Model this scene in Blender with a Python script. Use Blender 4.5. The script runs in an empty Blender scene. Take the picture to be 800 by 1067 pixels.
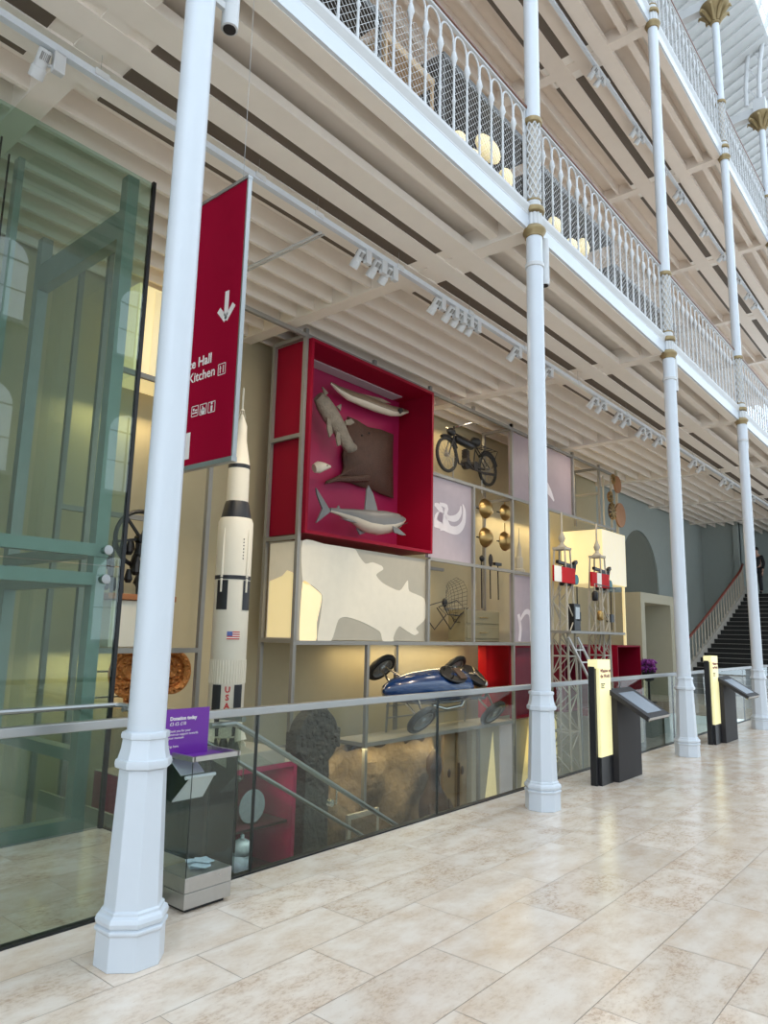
import bpy, bmesh, math, random
from mathutils import Vector, Matrix
random.seed(7)
C = bpy.context.scene.collection
PI = math.pi
# ------------------------------------------------------------------ camera, world, exposure
YAW, PITCH, ROLL, FPX, CAMX, CAMZ = 0.7004, 0.1691, 0.0218, 739.59, 3.577, 1.7
def cam_axes():
    cy, sy, cp, sp = math.cos(YAW), math.sin(YAW), math.cos(PITCH), math.sin(PITCH)
    w = Vector((-sy*cp, cy*cp, sp)); r = Vector((cy, sy, 0)); u = r.cross(w)
    cr, sr = math.cos(ROLL), math.sin(ROLL)
    return cr*r + sr*u, -sr*r + cr*u, w
_r, _u, _w = cam_axes()
cam_d = bpy.data.cameras.new('camera'); cam = bpy.data.objects.new('camera', cam_d); C.objects.link(cam)
cam.matrix_world = Matrix(((_r.x, _u.x, -_w.x, CAMX), (_r.y, _u.y, -_w.y, 0), (_r.z, _u.z, -_w.z, CAMZ), (0, 0, 0, 1)))
cam_d.sensor_fit = 'HORIZONTAL'; cam_d.sensor_width = 36; cam_d.lens = FPX*36/800; cam_d.clip_end = 200; cam_d.clip_start = 0.05
sc = bpy.context.scene; sc.camera = cam
sc.view_settings.view_transform = 'Standard'; sc.view_settings.look = 'None'
sc.view_settings.exposure = 0.0; sc.view_settings.gamma = 1; sc.view_settings.use_curve_mapping = False
wd = bpy.data.worlds.new('sky'); sc.world = wd; wd.use_nodes = True
bg = wd.node_tree.nodes['Background']; bg.inputs[0].default_value = (0.74, 0.87, 1.0, 1); bg.inputs[1].default_value = 2.25

def at(u, v, ax, val):          # photo pixel -> point on the plane axis = val
    d = _w + _r*((u-400)/FPX) - _u*((v-533.5)/FPX)
    o = Vector((CAMX, 0, CAMZ)); t = (val-o[ax])/d[ax]
    return o + d*t

# ------------------------------------------------------------------ materials
def mat(name, col, rough=0.5, metal=0.0, emis=None, es=0.0, var=0.08, scale=6.0, bump=0.0, bscale=40, coat=0.0):
    m = bpy.data.materials.new(name); m.use_nodes = True
    nt = m.node_tree; b = nt.nodes['Principled BSDF']
    b.inputs['Roughness'].default_value = rough; b.inputs['Metallic'].default_value = metal
    if coat: b.inputs['Coat Weight'].default_value = coat
    tc = nt.nodes.new('ShaderNodeTexCoord')
    n = nt.nodes.new('ShaderNodeTexNoise'); n.inputs['Scale'].default_value = scale; n.inputs['Detail'].default_value = 3
    nt.links.new(tc.outputs['Object'], n.inputs['Vector'])
    mx = nt.nodes.new('ShaderNodeMix'); mx.data_type = 'RGBA'
    mx.inputs[6].default_value = (*[max(0, c*(1-var)) for c in col], 1); mx.inputs[7].default_value = (*[min(1, c*(1+var)) for c in col], 1)
    nt.links.new(n.outputs[0], mx.inputs[0]); nt.links.new(mx.outputs[2], b.inputs['Base Color'])
    if emis:
        b.inputs['Emission Color'].default_value = (*emis, 1); b.inputs['Emission Strength'].default_value = es
    if bump:
        n2 = nt.nodes.new('ShaderNodeTexNoise'); n2.inputs['Scale'].default_value = bscale; n2.inputs['Detail'].default_value = 4
        nt.links.new(tc.outputs['Object'], n2.inputs['Vector'])
        bp = nt.nodes.new('ShaderNodeBump'); bp.inputs['Strength'].default_value = bump; bp.inputs['Distance'].default_value = 0.05
        nt.links.new(n2.outputs[0], bp.inputs['Height']); nt.links.new(bp.outputs[0], b.inputs['Normal'])
    return m

def glass(name, tint, refl=1.45, rough=0.0):
    m = bpy.data.materials.new(name); m.use_nodes = True; nt = m.node_tree
    nt.nodes.clear()
    o = nt.nodes.new('ShaderNodeOutputMaterial'); mx = nt.nodes.new('ShaderNodeMixShader')
    t = nt.nodes.new('ShaderNodeBsdfTransparent'); g = nt.nodes.new('ShaderNodeBsdfGlossy'); f = nt.nodes.new('ShaderNodeFresnel')
    n = nt.nodes.new('ShaderNodeTexNoise'); n.inputs['Scale'].default_value = 0.8
    cr = nt.nodes.new('ShaderNodeMix'); cr.data_type = 'RGBA'
    cr.inputs[6].default_value = (*[c*0.98 for c in tint], 1); cr.inputs[7].default_value = (*[min(1, c*1.02) for c in tint], 1)
    tc = nt.nodes.new('ShaderNodeTexCoord'); nt.links.new(tc.outputs['Object'], n.inputs['Vector'])
    nt.links.new(n.outputs[0], cr.inputs[0]); nt.links.new(cr.outputs[2], t.inputs[0])
    f.inputs[0].default_value = refl; g.inputs['Roughness'].default_value = rough; g.inputs[0].default_value = (0.95, 1, 0.98, 1)
    ge = nt.nodes.new('ShaderNodeNewGeometry'); fm = nt.nodes.new('ShaderNodeMath'); fm.operation = 'SUBTRACT'; fm.use_clamp = True
    nt.links.new(f.outputs[0], fm.inputs[0]); nt.links.new(ge.outputs['Backfacing'], fm.inputs[1])   # one reflection per pane
    nt.links.new(fm.outputs[0], mx.inputs[0]); nt.links.new(t.outputs[0], mx.inputs[1]); nt.links.new(g.outputs[0], mx.inputs[2])
    nt.links.new(mx.outputs[0], o.inputs[0])
    return m

def stone_floor_mat(name, base, dark, rough):
    m = bpy.data.materials.new(name); m.use_nodes = True; nt = m.node_tree; b = nt.nodes['Principled BSDF']
    tc = nt.nodes.new('ShaderNodeTexCoord'); at_ = nt.nodes.new('ShaderNodeAttribute'); at_.attribute_name = 'tile'
    off = nt.nodes.new('ShaderNodeVectorMath'); off.operation = 'MULTIPLY_ADD'; off.inputs[1].default_value = (37, 53, 0)
    nt.links.new(at_.outputs['Fac'], off.inputs[0]); nt.links.new(tc.outputs['Object'], off.inputs[2])
    mp = nt.nodes.new('ShaderNodeMapping'); mp.inputs['Scale'].default_value = (2.6, 1.3, 1); nt.links.new(off.outputs[0], mp.inputs[0])
    n1 = nt.nodes.new('ShaderNodeTexNoise'); n1.inputs['Scale'].default_value = 2.2; n1.inputs['Detail'].default_value = 9; n1.inputs['Roughness'].default_value = 0.62
    nt.links.new(mp.outputs[0], n1.inputs['Vector'])
    n2 = nt.nodes.new('ShaderNodeTexNoise'); n2.inputs['Scale'].default_value = 16; n2.inputs['Detail'].default_value = 8; n2.inputs['Roughness'].default_value = 0.75
    nt.links.new(mp.outputs[0], n2.inputs['Vector'])
    r1 = nt.nodes.new('ShaderNodeValToRGB'); r1.color_ramp.elements[0].position = 0.36; r1.color_ramp.elements[1].position = 0.66
    r1.color_ramp.elements[0].color = (*base, 1); r1.color_ramp.elements[1].color = (*[base[0]*.86, base[1]*.77, base[2]*.68], 1)
    nt.links.new(n1.outputs[0], r1.inputs[0])
    r2 = nt.nodes.new('ShaderNodeMapRange'); r2.inputs[1].default_value = 0.47; r2.inputs[2].default_value = 0.60; nt.links.new(n2.outputs[0], r2.inputs[0])
    r3 = nt.nodes.new('ShaderNodeMapRange'); r3.inputs[1].default_value = 0.42; r3.inputs[2].default_value = 0.62; nt.links.new(n1.outputs[0], r3.inputs[0])
    ml = nt.nodes.new('ShaderNodeMath'); ml.operation = 'MULTIPLY'; nt.links.new(r2.outputs[0], ml.inputs[0]); nt.links.new(r3.outputs[0], ml.inputs[1])
    th = nt.nodes.new('ShaderNodeMath'); th.operation = 'PINGPONG'; th.inputs[1].default_value = 1.0; tm = nt.nodes.new('ShaderNodeMath'); tm.operation = 'MULTIPLY'; tm.inputs[1].default_value = 7.3
    nt.links.new(at_.outputs['Fac'], tm.inputs[0]); nt.links.new(tm.outputs[0], th.inputs[0])
    tr = nt.nodes.new('ShaderNodeMapRange'); tr.inputs[3].default_value = 0.2; tr.inputs[4].default_value = 1.35; nt.links.new(th.outputs[0], tr.inputs[0])
    mt = nt.nodes.new('ShaderNodeMath'); mt.operation = 'MULTIPLY'; nt.links.new(ml.outputs[0], mt.inputs[0]); nt.links.new(tr.outputs[0], mt.inputs[1]); ml = mt
    n3 = nt.nodes.new('ShaderNodeTexNoise'); n3.inputs['Scale'].default_value = 30; n3.inputs['Detail'].default_value = 5; nt.links.new(mp.outputs[0], n3.inputs['Vector'])
    r4 = nt.nodes.new('ShaderNodeMapRange'); r4.inputs[1].default_value = 0.66; r4.inputs[2].default_value = 0.74; r4.inputs[4].default_value = 0.8; nt.links.new(n3.outputs[0], r4.inputs[0])
    mq = nt.nodes.new('ShaderNodeMath'); mq.operation = 'MAXIMUM'; nt.links.new(ml.outputs[0], mq.inputs[0]); nt.links.new(r4.outputs[0], mq.inputs[1])
    mx = nt.nodes.new('ShaderNodeMix'); mx.data_type = 'RGBA'; nt.links.new(mq.outputs[0], mx.inputs[0]); nt.links.new(r1.outputs[0], mx.inputs[6]); mx.inputs[7].default_value = (*dark, 1)
    hs = nt.nodes.new('ShaderNodeHueSaturation'); mr = nt.nodes.new('ShaderNodeMapRange'); mr.inputs[3].default_value = 0.93; mr.inputs[4].default_value = 1.05
    nt.links.new(at_.outputs['Fac'], mr.inputs[0]); nt.links.new(mr.outputs[0], hs.inputs['Value']); nt.links.new(mx.outputs[2], hs.inputs['Color'])
    nt.links.new(hs.outputs[0], b.inputs['Base Color'])
    rr = nt.nodes.new('ShaderNodeMapRange'); rr.inputs[3].default_value = rough-0.02; rr.inputs[4].default_value = rough+0.03
    nt.links.new(n2.outputs[0], rr.inputs[0]); nt.links.new(rr.outputs[0], b.inputs['Roughness'])
    return m

M = {}
def dm(k, *a, **kw): M[k] = mat(k, *a, **kw)
dm('white', (0.64, 0.68, 0.73), 0.32, var=0.02, coat=0.2)
dm('white_iron', (0.62, 0.625, 0.63), 0.45, var=0.03)
dm('cream', (0.86, 0.79, 0.71), 0.6, var=0.03)
dm('cream_warm', (0.80, 0.69, 0.59), 0.6, var=0.03)
dm('cream_dk', (0.68, 0.62, 0.54), 0.7, var=0.04)
dm('slot', (0.13, 0.10, 0.075), 0.8)
dm('gold', (0.33, 0.245, 0.12), 0.5, 0.45, var=0.2)
dm('wood_rail', (0.16, 0.06, 0.03), 0.35, var=0.2)
dm('steel', (0.42, 0.43, 0.43), 0.34, 0.85, var=0.05)
dm('steel_brushed', (0.50, 0.49, 0.47), 0.36, 0.95, var=0.06, scale=30)
dm('grid', (0.30, 0.29, 0.27), 0.45, 0.3, var=0.04)
dm('black', (0.012, 0.012, 0.014), 0.4)
dm('black_metal', (0.02, 0.02, 0.022), 0.35, 0.4)
dm('charcoal', (0.035, 0.031, 0.031), 0.6); M['charcoal'].node_tree.nodes['Principled BSDF'].inputs['Specular IOR Level'].default_value = 0.25
dm('red_box', (0.27, 0.003, 0.022), 0.5, var=0.05)
M['red_box'].node_tree.nodes['Principled BSDF'].inputs['Specular IOR Level'].default_value = 0.15
dm('red_back', (0.36, 0.006, 0.075), 0.55, var=0.05)
dm('red_dark', (0.20, 0.008, 0.03), 0.5)
dm('red', (0.50, 0.006, 0.01), 0.6); M['red'].node_tree.nodes['Principled BSDF'].inputs['Specular IOR Level'].default_value = 0.2
dm('banner_red', (0.30, 0.0, 0.022), 0.85, var=0.03); M['banner_red'].node_tree.nodes['Principled BSDF'].inputs['Specular IOR Level'].default_value = 0.12
dm('paper', (0.85, 0.83, 0.78), 0.7, var=0.02)
dm('lettering', (0.80, 0.74, 0.70), 0.6, var=0.02)
dm('purple', (0.15, 0.02, 0.30), 0.3, var=0.04)
dm('wall_beige', (0.49, 0.43, 0.285), 0.75, var=0.04)
dm('wall_green', (0.36, 0.40, 0.38), 0.75, var=0.04)
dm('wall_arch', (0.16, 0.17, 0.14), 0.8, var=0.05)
dm('portal', (0.50, 0.46, 0.34), 0.6, var=0.03)
dm('lower_floor', (0.20, 0.17, 0.13), 0.5)
dm('stone_wall', (0.42, 0.38, 0.31), 0.85, var=0.15, scale=3)
dm('lit_warm', (0.85, 0.75, 0.5), 0.5, emis=(1.0, 0.78, 0.36), es=0.45)
dm('lit_cream', (0.66, 0.62, 0.53), 0.5, emis=(1.0, 0.86, 0.60), es=0.17)
dm('lit_grey', (0.40, 0.37, 0.30), 0.5, emis=(1.0, 0.86, 0.62), es=0.06)
dm('lit_lilac', (0.36, 0.31, 0.35), 0.5, emis=(0.8, 0.66, 0.75), es=0.06)
dm('lilac_pale', (0.62, 0.58, 0.60), 0.5, emis=(0.8, 0.7, 0.75), es=0.14)
dm('lilac_pink', (0.33, 0.26, 0.285), 0.5, emis=(0.8, 0.62, 0.66), es=0.03)
dm('kiosk_lit', (0.9, 0.85, 0.5), 0.4, emis=(1.0, 0.88, 0.40), es=0.45, var=0.03)
dm('screen', (0.10, 0.12, 0.15), 0.25, var=0.1, emis=(0.55, 0.68, 0.82), es=0.22)
dm('rocket_white', (0.78, 0.72, 0.60), 0.45, var=0.04)
dm('rocket_black', (0.02, 0.02, 0.025), 0.4)
dm('flag_blue', (0.08, 0.12, 0.35), 0.5)
dm('flag_red', (0.5, 0.03, 0.03), 0.5)
dm('rubber', (0.018, 0.018, 0.018), 0.6, bump=0.3)
dm('car_blue', (0.006, 0.035, 0.13), 0.18, var=0.05, coat=0.6)
dm('chrome', (0.65, 0.63, 0.6), 0.2, 1.0, var=0.05)
dm('brass', (0.45, 0.30, 0.12), 0.28, 0.95, var=0.1)
dm('copper', (0.50, 0.20, 0.06), 0.3, 0.9, var=0.35, scale=14, bump=0.6, bscale=25)
dm('bronze', (0.28, 0.15, 0.06), 0.5, 0.4, var=0.25)
dm('orange_wood', (0.36, 0.13, 0.04), 0.5, var=0.2)
dm('shark_grey', (0.17, 0.17, 0.17), 0.4, var=0.08)
dm('fish_pale', (0.62, 0.56, 0.46), 0.4, var=0.08)
dm('fish_brown', (0.20, 0.15, 0.10), 0.45, var=0.25, scale=12)
dm('lungfish', (0.22, 0.19, 0.15), 0.5, var=0.4, scale=14, bump=0.5)
dm('ray_brown', (0.075, 0.033, 0.02), 0.55, var=0.4, scale=8, bump=0.4)
dm('dark_stone', (0.085, 0.078, 0.068), 0.85, var=0.4, scale=9, bump=1.0, bscale=14)
dm('brown_rock', (0.23, 0.165, 0.105), 0.9, var=0.5, scale=4, bump=1.0, bscale=7)
dm('timber', (0.30, 0.21, 0.12), 0.7, var=0.3, scale=5)
dm('dark_wood', (0.07, 0.04, 0.025), 0.6, var=0.3)
dm('china', (0.42, 0.50, 0.60), 0.2, var=0.3, scale=18)
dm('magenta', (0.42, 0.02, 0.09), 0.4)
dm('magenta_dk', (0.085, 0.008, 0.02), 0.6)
dm('teal', (0.01, 0.16, 0.20), 0.4)
dm('wrought', (0.50, 0.46, 0.38), 0.55, var=0.1)
dm('skin', (0.45, 0.27, 0.2), 0.6); dm('hair', (0.03, 0.022, 0.018), 0.7); dm('jacket', (0.012, 0.012, 0.014), 0.8); dm('trousers', (0.018, 0.018, 0.024), 0.8)
dm('stair_dark', (0.018, 0.017, 0.016), 0.8); dm('stair_nose', (0.30, 0.29, 0.26), 0.6); dm('stringer', (0.48, 0.44, 0.38), 0.6)
dm('baluster_cream', (0.55, 0.48, 0.38), 0.5); dm('mahogany', (0.22, 0.04, 0.02), 0.35)
dm('flower', (0.22, 0.03, 0.24), 0.6); dm('leaf', (0.05, 0.10, 0.03), 0.6)
dm('lamp_face', (0.9, 0.8, 0.6), 0.4, emis=(1, 0.85, 0.6), es=1.2)
dm('facade', (0.5, 0.51, 0.49), 0.8, var=0.1)
dm('dark_panel', (0.06, 0.055, 0.05), 0.4)
dm('plate_grey', (0.62, 0.66, 0.67), 0.45)
dm('banknote', (0.42, 0.52, 0.56), 0.6, var=0.3, scale=60)
M['glass'] = glass('glass', (0.80, 0.84, 0.81), 1.5)
M['glass_clear'] = glass('glass_clear', (0.96, 0.985, 0.975), 1.45)
M['glass_green'] = glass('glass_green', (0.73, 0.84, 0.79), 1.65)
M['glass_edge'] = mat('glass_edge', (0.008, 0.012, 0.012), 0.3)
M['floor'] = stone_floor_mat('floor', (0.80, 0.70, 0.60), (0.53, 0.385, 0.285), 0.20)

# ------------------------------------------------------------------ mesh builder
class MB:
    def __init__(s): s.v = []; s.f = []; s.m = []; s.mi = 0
    def add(s, vs, fs):
        o = len(s.v); s.v += [tuple(x) for x in vs]; s.f += [tuple(i+o for i in f) for f in fs]; s.m += [s.mi]*len(fs); return s
    def box(s, x0, x1, y0, y1, z0, z1):
        x0, x1 = sorted((x0, x1)); y0, y1 = sorted((y0, y1)); z0, z1 = sorted((z0, z1))
        v = [(x, y, z) for x in (x0, x1) for y in (y0, y1) for z in (z0, z1)]
        return s.add(v, [(0, 1, 3, 2), (4, 6, 7, 5), (0, 4, 5, 1), (2, 3, 7, 6), (0, 2, 6, 4), (1, 5, 7, 3)])
    def bar(s, a, b, w, h=None, up=(0, 0, 1)):          # rectangular bar from a to b
        h = h or w; a, b = Vector(a), Vector(b); d = (b-a).normalized(); u = Vector(up)
        if abs(d.dot(u)) > 0.98: u = Vector((0, 1, 0))
        r = d.cross(u).normalized(); u = r.cross(d)
        q = [r*(i*w/2)+u*(j*h/2) for i, j in ((-1, -1), (1, -1), (1, 1), (-1, 1))]
        return s.add([a+k for k in q]+[b+k for k in q], [(3, 2, 1, 0), (4, 5, 6, 7)]+[(i, (i+1) % 4, (i+1) % 4+4, i+4) for i in range(4)])
    def tube(s, pts, r, n=8, closed=False):
        pts = [Vector(p) for p in pts]; N = len(pts); rs = r if isinstance(r, (list, tuple)) else [r]*N
        rings = []; ref = None
        for i, p in enumerate(pts):
            if closed: d = pts[(i+1) % N]-pts[i-1]
            else: d = pts[min(i+1, N-1)]-pts[max(i-1, 0)]
            d.normalize()
            if ref is None: ref = Vector((0, 0, 1)) if abs(d.z) < 0.9 else Vector((1, 0, 0))
            a = ref - d*ref.dot(d)
            if a.length < 1e-4: a = d.orthogonal()
            a.normalize(); b = d.cross(a); ref = a
            rings.append([p+(a*math.cos(t)+b*math.sin(t))*rs[i] for t in [2*PI*k/n for k in range(n)]])
        return s.rings(rings, closed)
    def rings(s, rings, closed=False, cap=True):
        n = len(rings[0]); N = len(rings); fs = []
        for i in range(N if closed else N-1):
            j = (i+1) % N
            fs += [(i*n+k, i*n+(k+1) % n, j*n+(k+1) % n, j*n+k) for k in range(n)]
        if not closed and cap: fs += [tuple(range(n))[::-1], tuple((N-1)*n+k for k in range(n))]
        return s.add([p for r in rings for p in r], fs)
    def lathe(s, prof, n=24, c=(0, 0, 0), axis='z', rot=0.0):
        rings = []
        for r, h in prof:
            ring = []
            for k in range(n):
                t = 2*PI*k/n+rot; a, b = r*math.cos(t), r*math.sin(t)
                p = (a, b, h) if axis == 'z' else ((h, a, b) if axis == 'x' else (b, h, a))
                ring.append((p[0]+c[0], p[1]+c[1], p[2]+c[2]))
            rings.append(ring)
        return s.rings(rings)
    def prism(s, poly, axis, a0, a1):                   # poly in the two other axes (order x,y,z)
        def P(p, a): return {'x': (a, p[0], p[1]), 'y': (p[0], a, p[1]), 'z': (p[0], p[1], a)}[axis]
        n = len(poly)
        return s.add([P(p, a0) for p in poly]+[P(p, a1) for p in poly], [tuple(range(n))[::-1], tuple(range(n, 2*n))]+[(i, (i+1) % n, (i+1) % n+n, i+n) for i in range(n)])
    def ball(s, c, rx, ry=None, rz=None, n=12, m=8):
        ry = ry or rx; rz = rz or rx
        rings = [[(c[0]+rx*math.sin(f)*math.cos(t), c[1]+ry*math.sin(f)*math.sin(t), c[2]-rz*math.cos(f)) for t in [2*PI*k/n for k in range(n)]] for f in [PI*max(0.02, min(0.98, i/m)) for i in range(m+1)]]
        return s.rings(rings)
    def xf(s, M4):
        s.v = [tuple(M4 @ Vector(p)) for p in s.v]; return s
    def build(s, name, m, parent=None, smooth=False, bevel=0, loc=None, fix=True):
        me = bpy.data.meshes.new(name)
        vs = s.v
        if loc: vs = [(x-loc[0], y-loc[1], z-loc[2]) for x, y, z in vs]
        me.from_pydata(vs, [], s.f); me.update()
        ms = m if isinstance(m, (list, tuple)) else [m]
        for k in ms: me.materials.append(M[k] if isinstance(k, str) else k)
        me.polygons.foreach_set('material_index', [min(i, len(ms)-1) for i in s.m])
        if fix:
            bm = bmesh.new(); bm.from_mesh(me); bmesh.ops.recalc_face_normals(bm, faces=bm.faces); bm.to_mesh(me); bm.free()
        if smooth:
            me.polygons.foreach_set('use_smooth', [True]*len(me.polygons))
            try: me.set_sharp_from_angle(angle=math.radians(38))
            except Exception: pass
        o = bpy.data.objects.new(name, me); C.objects.link(o)
        if parent: o.parent = parent
        if loc: o.location = loc
        if bevel:
            b = o.modifiers.new('bevel', 'BEVEL'); b.width = bevel; b.segments = 2; b.limit_method = 'ANGLE'
        return o
def tag(o, label=None, cat=None, group=None, kind=None):
    if label: o['label'] = label
    if cat: o['category'] = cat
    if group: o['group'] = group
    if kind: o['kind'] = kind
    return o
def thing(name, label, cat, loc=(0, 0, 0), group=None, rot=None):
    o = bpy.data.objects.new(name, None); C.objects.link(o); o.empty_display_size = 0.1
    o.location = loc
    if rot: o.rotation_euler = rot
    return tag(o, label, cat, group)
def copy_tree(o, parent=None):
    c = o.copy(); C.objects.link(c)
    if parent: c.parent = parent
    for ch in list(o.children): copy_tree(ch, c)
    return c
def text_mesh(name, body, size, m, parent, mat4, depth=0.001, align='LEFT', bold=0.0):
    cu = bpy.data.curves.new(name, 'FONT'); cu.body = body; cu.size = size; cu.extrude = depth; cu.align_x = align; cu.offset = bold
    cu.resolution_u = 2
    t = bpy.data.objects.new('tmp', cu); C.objects.link(t)
    bpy.context.view_layer.update()
    me = bpy.data.meshes.new_from_object(t.evaluated_get(bpy.context.evaluated_depsgraph_get()))
    bpy.data.objects.remove(t); bpy.data.curves.remove(cu)
    me.name = name; me.materials.clear(); me.materials.append(M[m]); me.transform(mat4)
    o = bpy.data.objects.new(name, me); C.objects.link(o)
    if parent: o.parent = parent
    return o
def basis(right, up, origin):
    r, u = Vector(right).normalized(), Vector(up).normalized(); n = r.cross(u)
    return Matrix(((r.x, u.x, n.x, origin[0]), (r.y, u.y, n.y, origin[1]), (r.z, u.z, n.z, origin[2]), (0, 0, 0, 1)))
def smooth_poly(pts, k=4, closed=True, sharp=0.35):
    out = []; n = len(pts)
    for i in range(n if closed else n-1):
        p0, p1, p2, p3 = pts[(i-1) % n if closed else max(i-1, 0)], pts[i], pts[(i+1) % n], pts[(i+2) % n if closed else min(i+2, n-1)]
        for j in range(k):
            t = j/k; out.append(tuple(p1[q]*(2*t**3-3*t*t+1)+sharp*(p2[q]-p0[q])*(t**3-2*t*t+t)+p2[q]*(3*t*t-2*t**3)+sharp*(p3[q]-p1[q])*(t**3-t*t) for q in range(len(p1))))
    if not closed: out.append(tuple(pts[-1]))
    return out
def struct(mb, name, m, parent=None, **k):
    o = mb.build(name, m, parent, **k)
    if not parent: o['kind'] = 'structure'
    return o
ORD = ['first', 'second', 'third', 'fourth', 'fifth', 'sixth', 'seventh', 'eighth', 'ninth', 'tenth', 'eleventh', 'twelfth', 'thirteenth', 'fourteenth', 'fifteenth', 'sixteenth', 'seventeenth', 'eighteenth', 'nineteenth', 'twentieth', 'twenty-first', 'twenty-second', 'twenty-third', 'twenty-fourth']

COLY = [2.265 + 4.554*i for i in range(6)]
GX = -0.6          # balustrade line
DX = -4.0          # front of display grid
BX = -5.2          # wall behind display
Z1, Z2 = 6.28, 12.47   # undersides of the two galleries
# ================================================================== SETTING
def tiled_floor(name, x0, x1, y0, y1, rows, m, zt=0.0):
    v, f, val = [], [], []
    g = 0.0016
    for i in range(len(rows)-1):
        ph = 2.06 if i % 2 == rows_phase else 2.54-0.01
        k0 = math.floor((y0-ph)/0.93)
        y = ph+k0*0.93
        while y < y1:
            a, b = max(y, y0)+g, min(y+0.93, y1)-g
            if b-a > 0.02:
                o = len(v); v += [(rows[i]+g, a, zt), (rows[i+1]-g, a, zt), (rows[i+1]-g, b, zt), (rows[i]+g, b, zt)]
                f.append((o, o+1, o+2, o+3)); val.append(random.random())
            y += 0.93
    me = bpy.data.meshes.new(name); me.from_pydata(v, [], f); me.materials.append(M[m])
    a = me.attributes.new('tile', 'FLOAT', 'FACE'); a.data.foreach_set('value', val)
    o = bpy.data.objects.new(name, me); C.objects.link(o); return o
rows = [GX, -0.23, 0.215, 0.60, 1.07, 1.54, 2.005, 2.47]
while rows[-1] < 13.5: rows.append(rows[-1]+0.463)
rows_phase = 1
mb = MB().box(GX, 14, -12, 40, -0.35, -0.003)
slab = struct(mb, 'floor', mat('grout', (0.36, 0.29, 0.24), 0.9))
fl = tiled_floor('floor_tiles', GX, 13.5, -10, 38, rows, 'floor'); fl.parent = slab
# landing in front of the lift
rows_l = [-2.41, -1.96, -1.5, -1.05, GX]
lf = struct(MB().box(-2.41, GX-0.03, -10, 3.44, -0.35, -0.003), 'floor', 'grout' if 'grout' in M else bpy.data.materials['grout'])
ft = tiled_floor('floor_tiles', -2.41, GX, -10, 3.44, rows_l, 'floor'); ft.parent = lf
# lower hall
struct(MB().box(-9, GX, -10, 27, -3.4, -3.2), 'floor', 'lower_floor')
struct(MB().box(GX-0.02, GX, 3.44, 24.5, -3.2, -0.35), 'wall_below', 'wall_beige')
struct(MB().box(-5.6, GX, 20.6, 38, -0.3, 0.0), 'floor', 'floor')
# back wall with the arched recess
arch_y, arch_r, arch_s = 23.9, 1.72, 3.62
a_lo = at(668, 553, 0, BX)
def back_wall():
    mb = MB()
    ya, yb, zs, r = arch_y-arch_r, arch_y+arch_r, arch_s, arch_r
    mb.box(BX-0.3, BX, -10, ya, -3.2, Z1+0.3); mb.box(BX-0.3, BX, yb, 31.2, -3.2, Z1+0.3)
    pts = [(ya, zs)]+[(arch_y-r*math.cos(t), zs+r*math.sin(t)) for t in [PI*k/24 for k in range(1, 24)]]+[(yb, zs)]
    for (p, q) in zip(pts[:-1], pts[1:]):
        mb.prism([p, q, (q[0], Z1+0.3), (p[0], Z1+0.3)], 'x', BX-0.3, BX)
    return mb
struct(back_wall(), 'wall_back', 'wall_green')
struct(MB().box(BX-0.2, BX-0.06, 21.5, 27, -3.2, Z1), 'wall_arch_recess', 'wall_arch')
struct(MB().box(BX+0.001, BX+0.02, -10, 20.4, -3.2, Z1+0.2), 'wall_display', 'wall_beige')
struct(MB().box(-5.2, -3.75, 31.0, 31.2, -0.3, Z1+0.2).box(-3.95, -3.75, 30.85, 31.2, -0.3, Z1+0.2), 'wall_end', 'wall_green')
struct(MB().box(-3.75, 2.5, 34, 34.2, -0.3, Z1+0.2).box(-3.85, -3.75, 31.2, 34.2, -0.3, Z1+0.2), 'wall_end', 'wall_green')
struct(MB().box(-9, -2.5, -10.2, -10, -3.2, 19), 'wall_left', 'wall_beige')
# upper walls behind the balconies
struct(MB().box(-6.6, -6.4, -10, 40, Z1+0.3, 19), 'wall_upper', mat('wall_upper', (0.17, 0.145, 0.125), 0.8))

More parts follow.
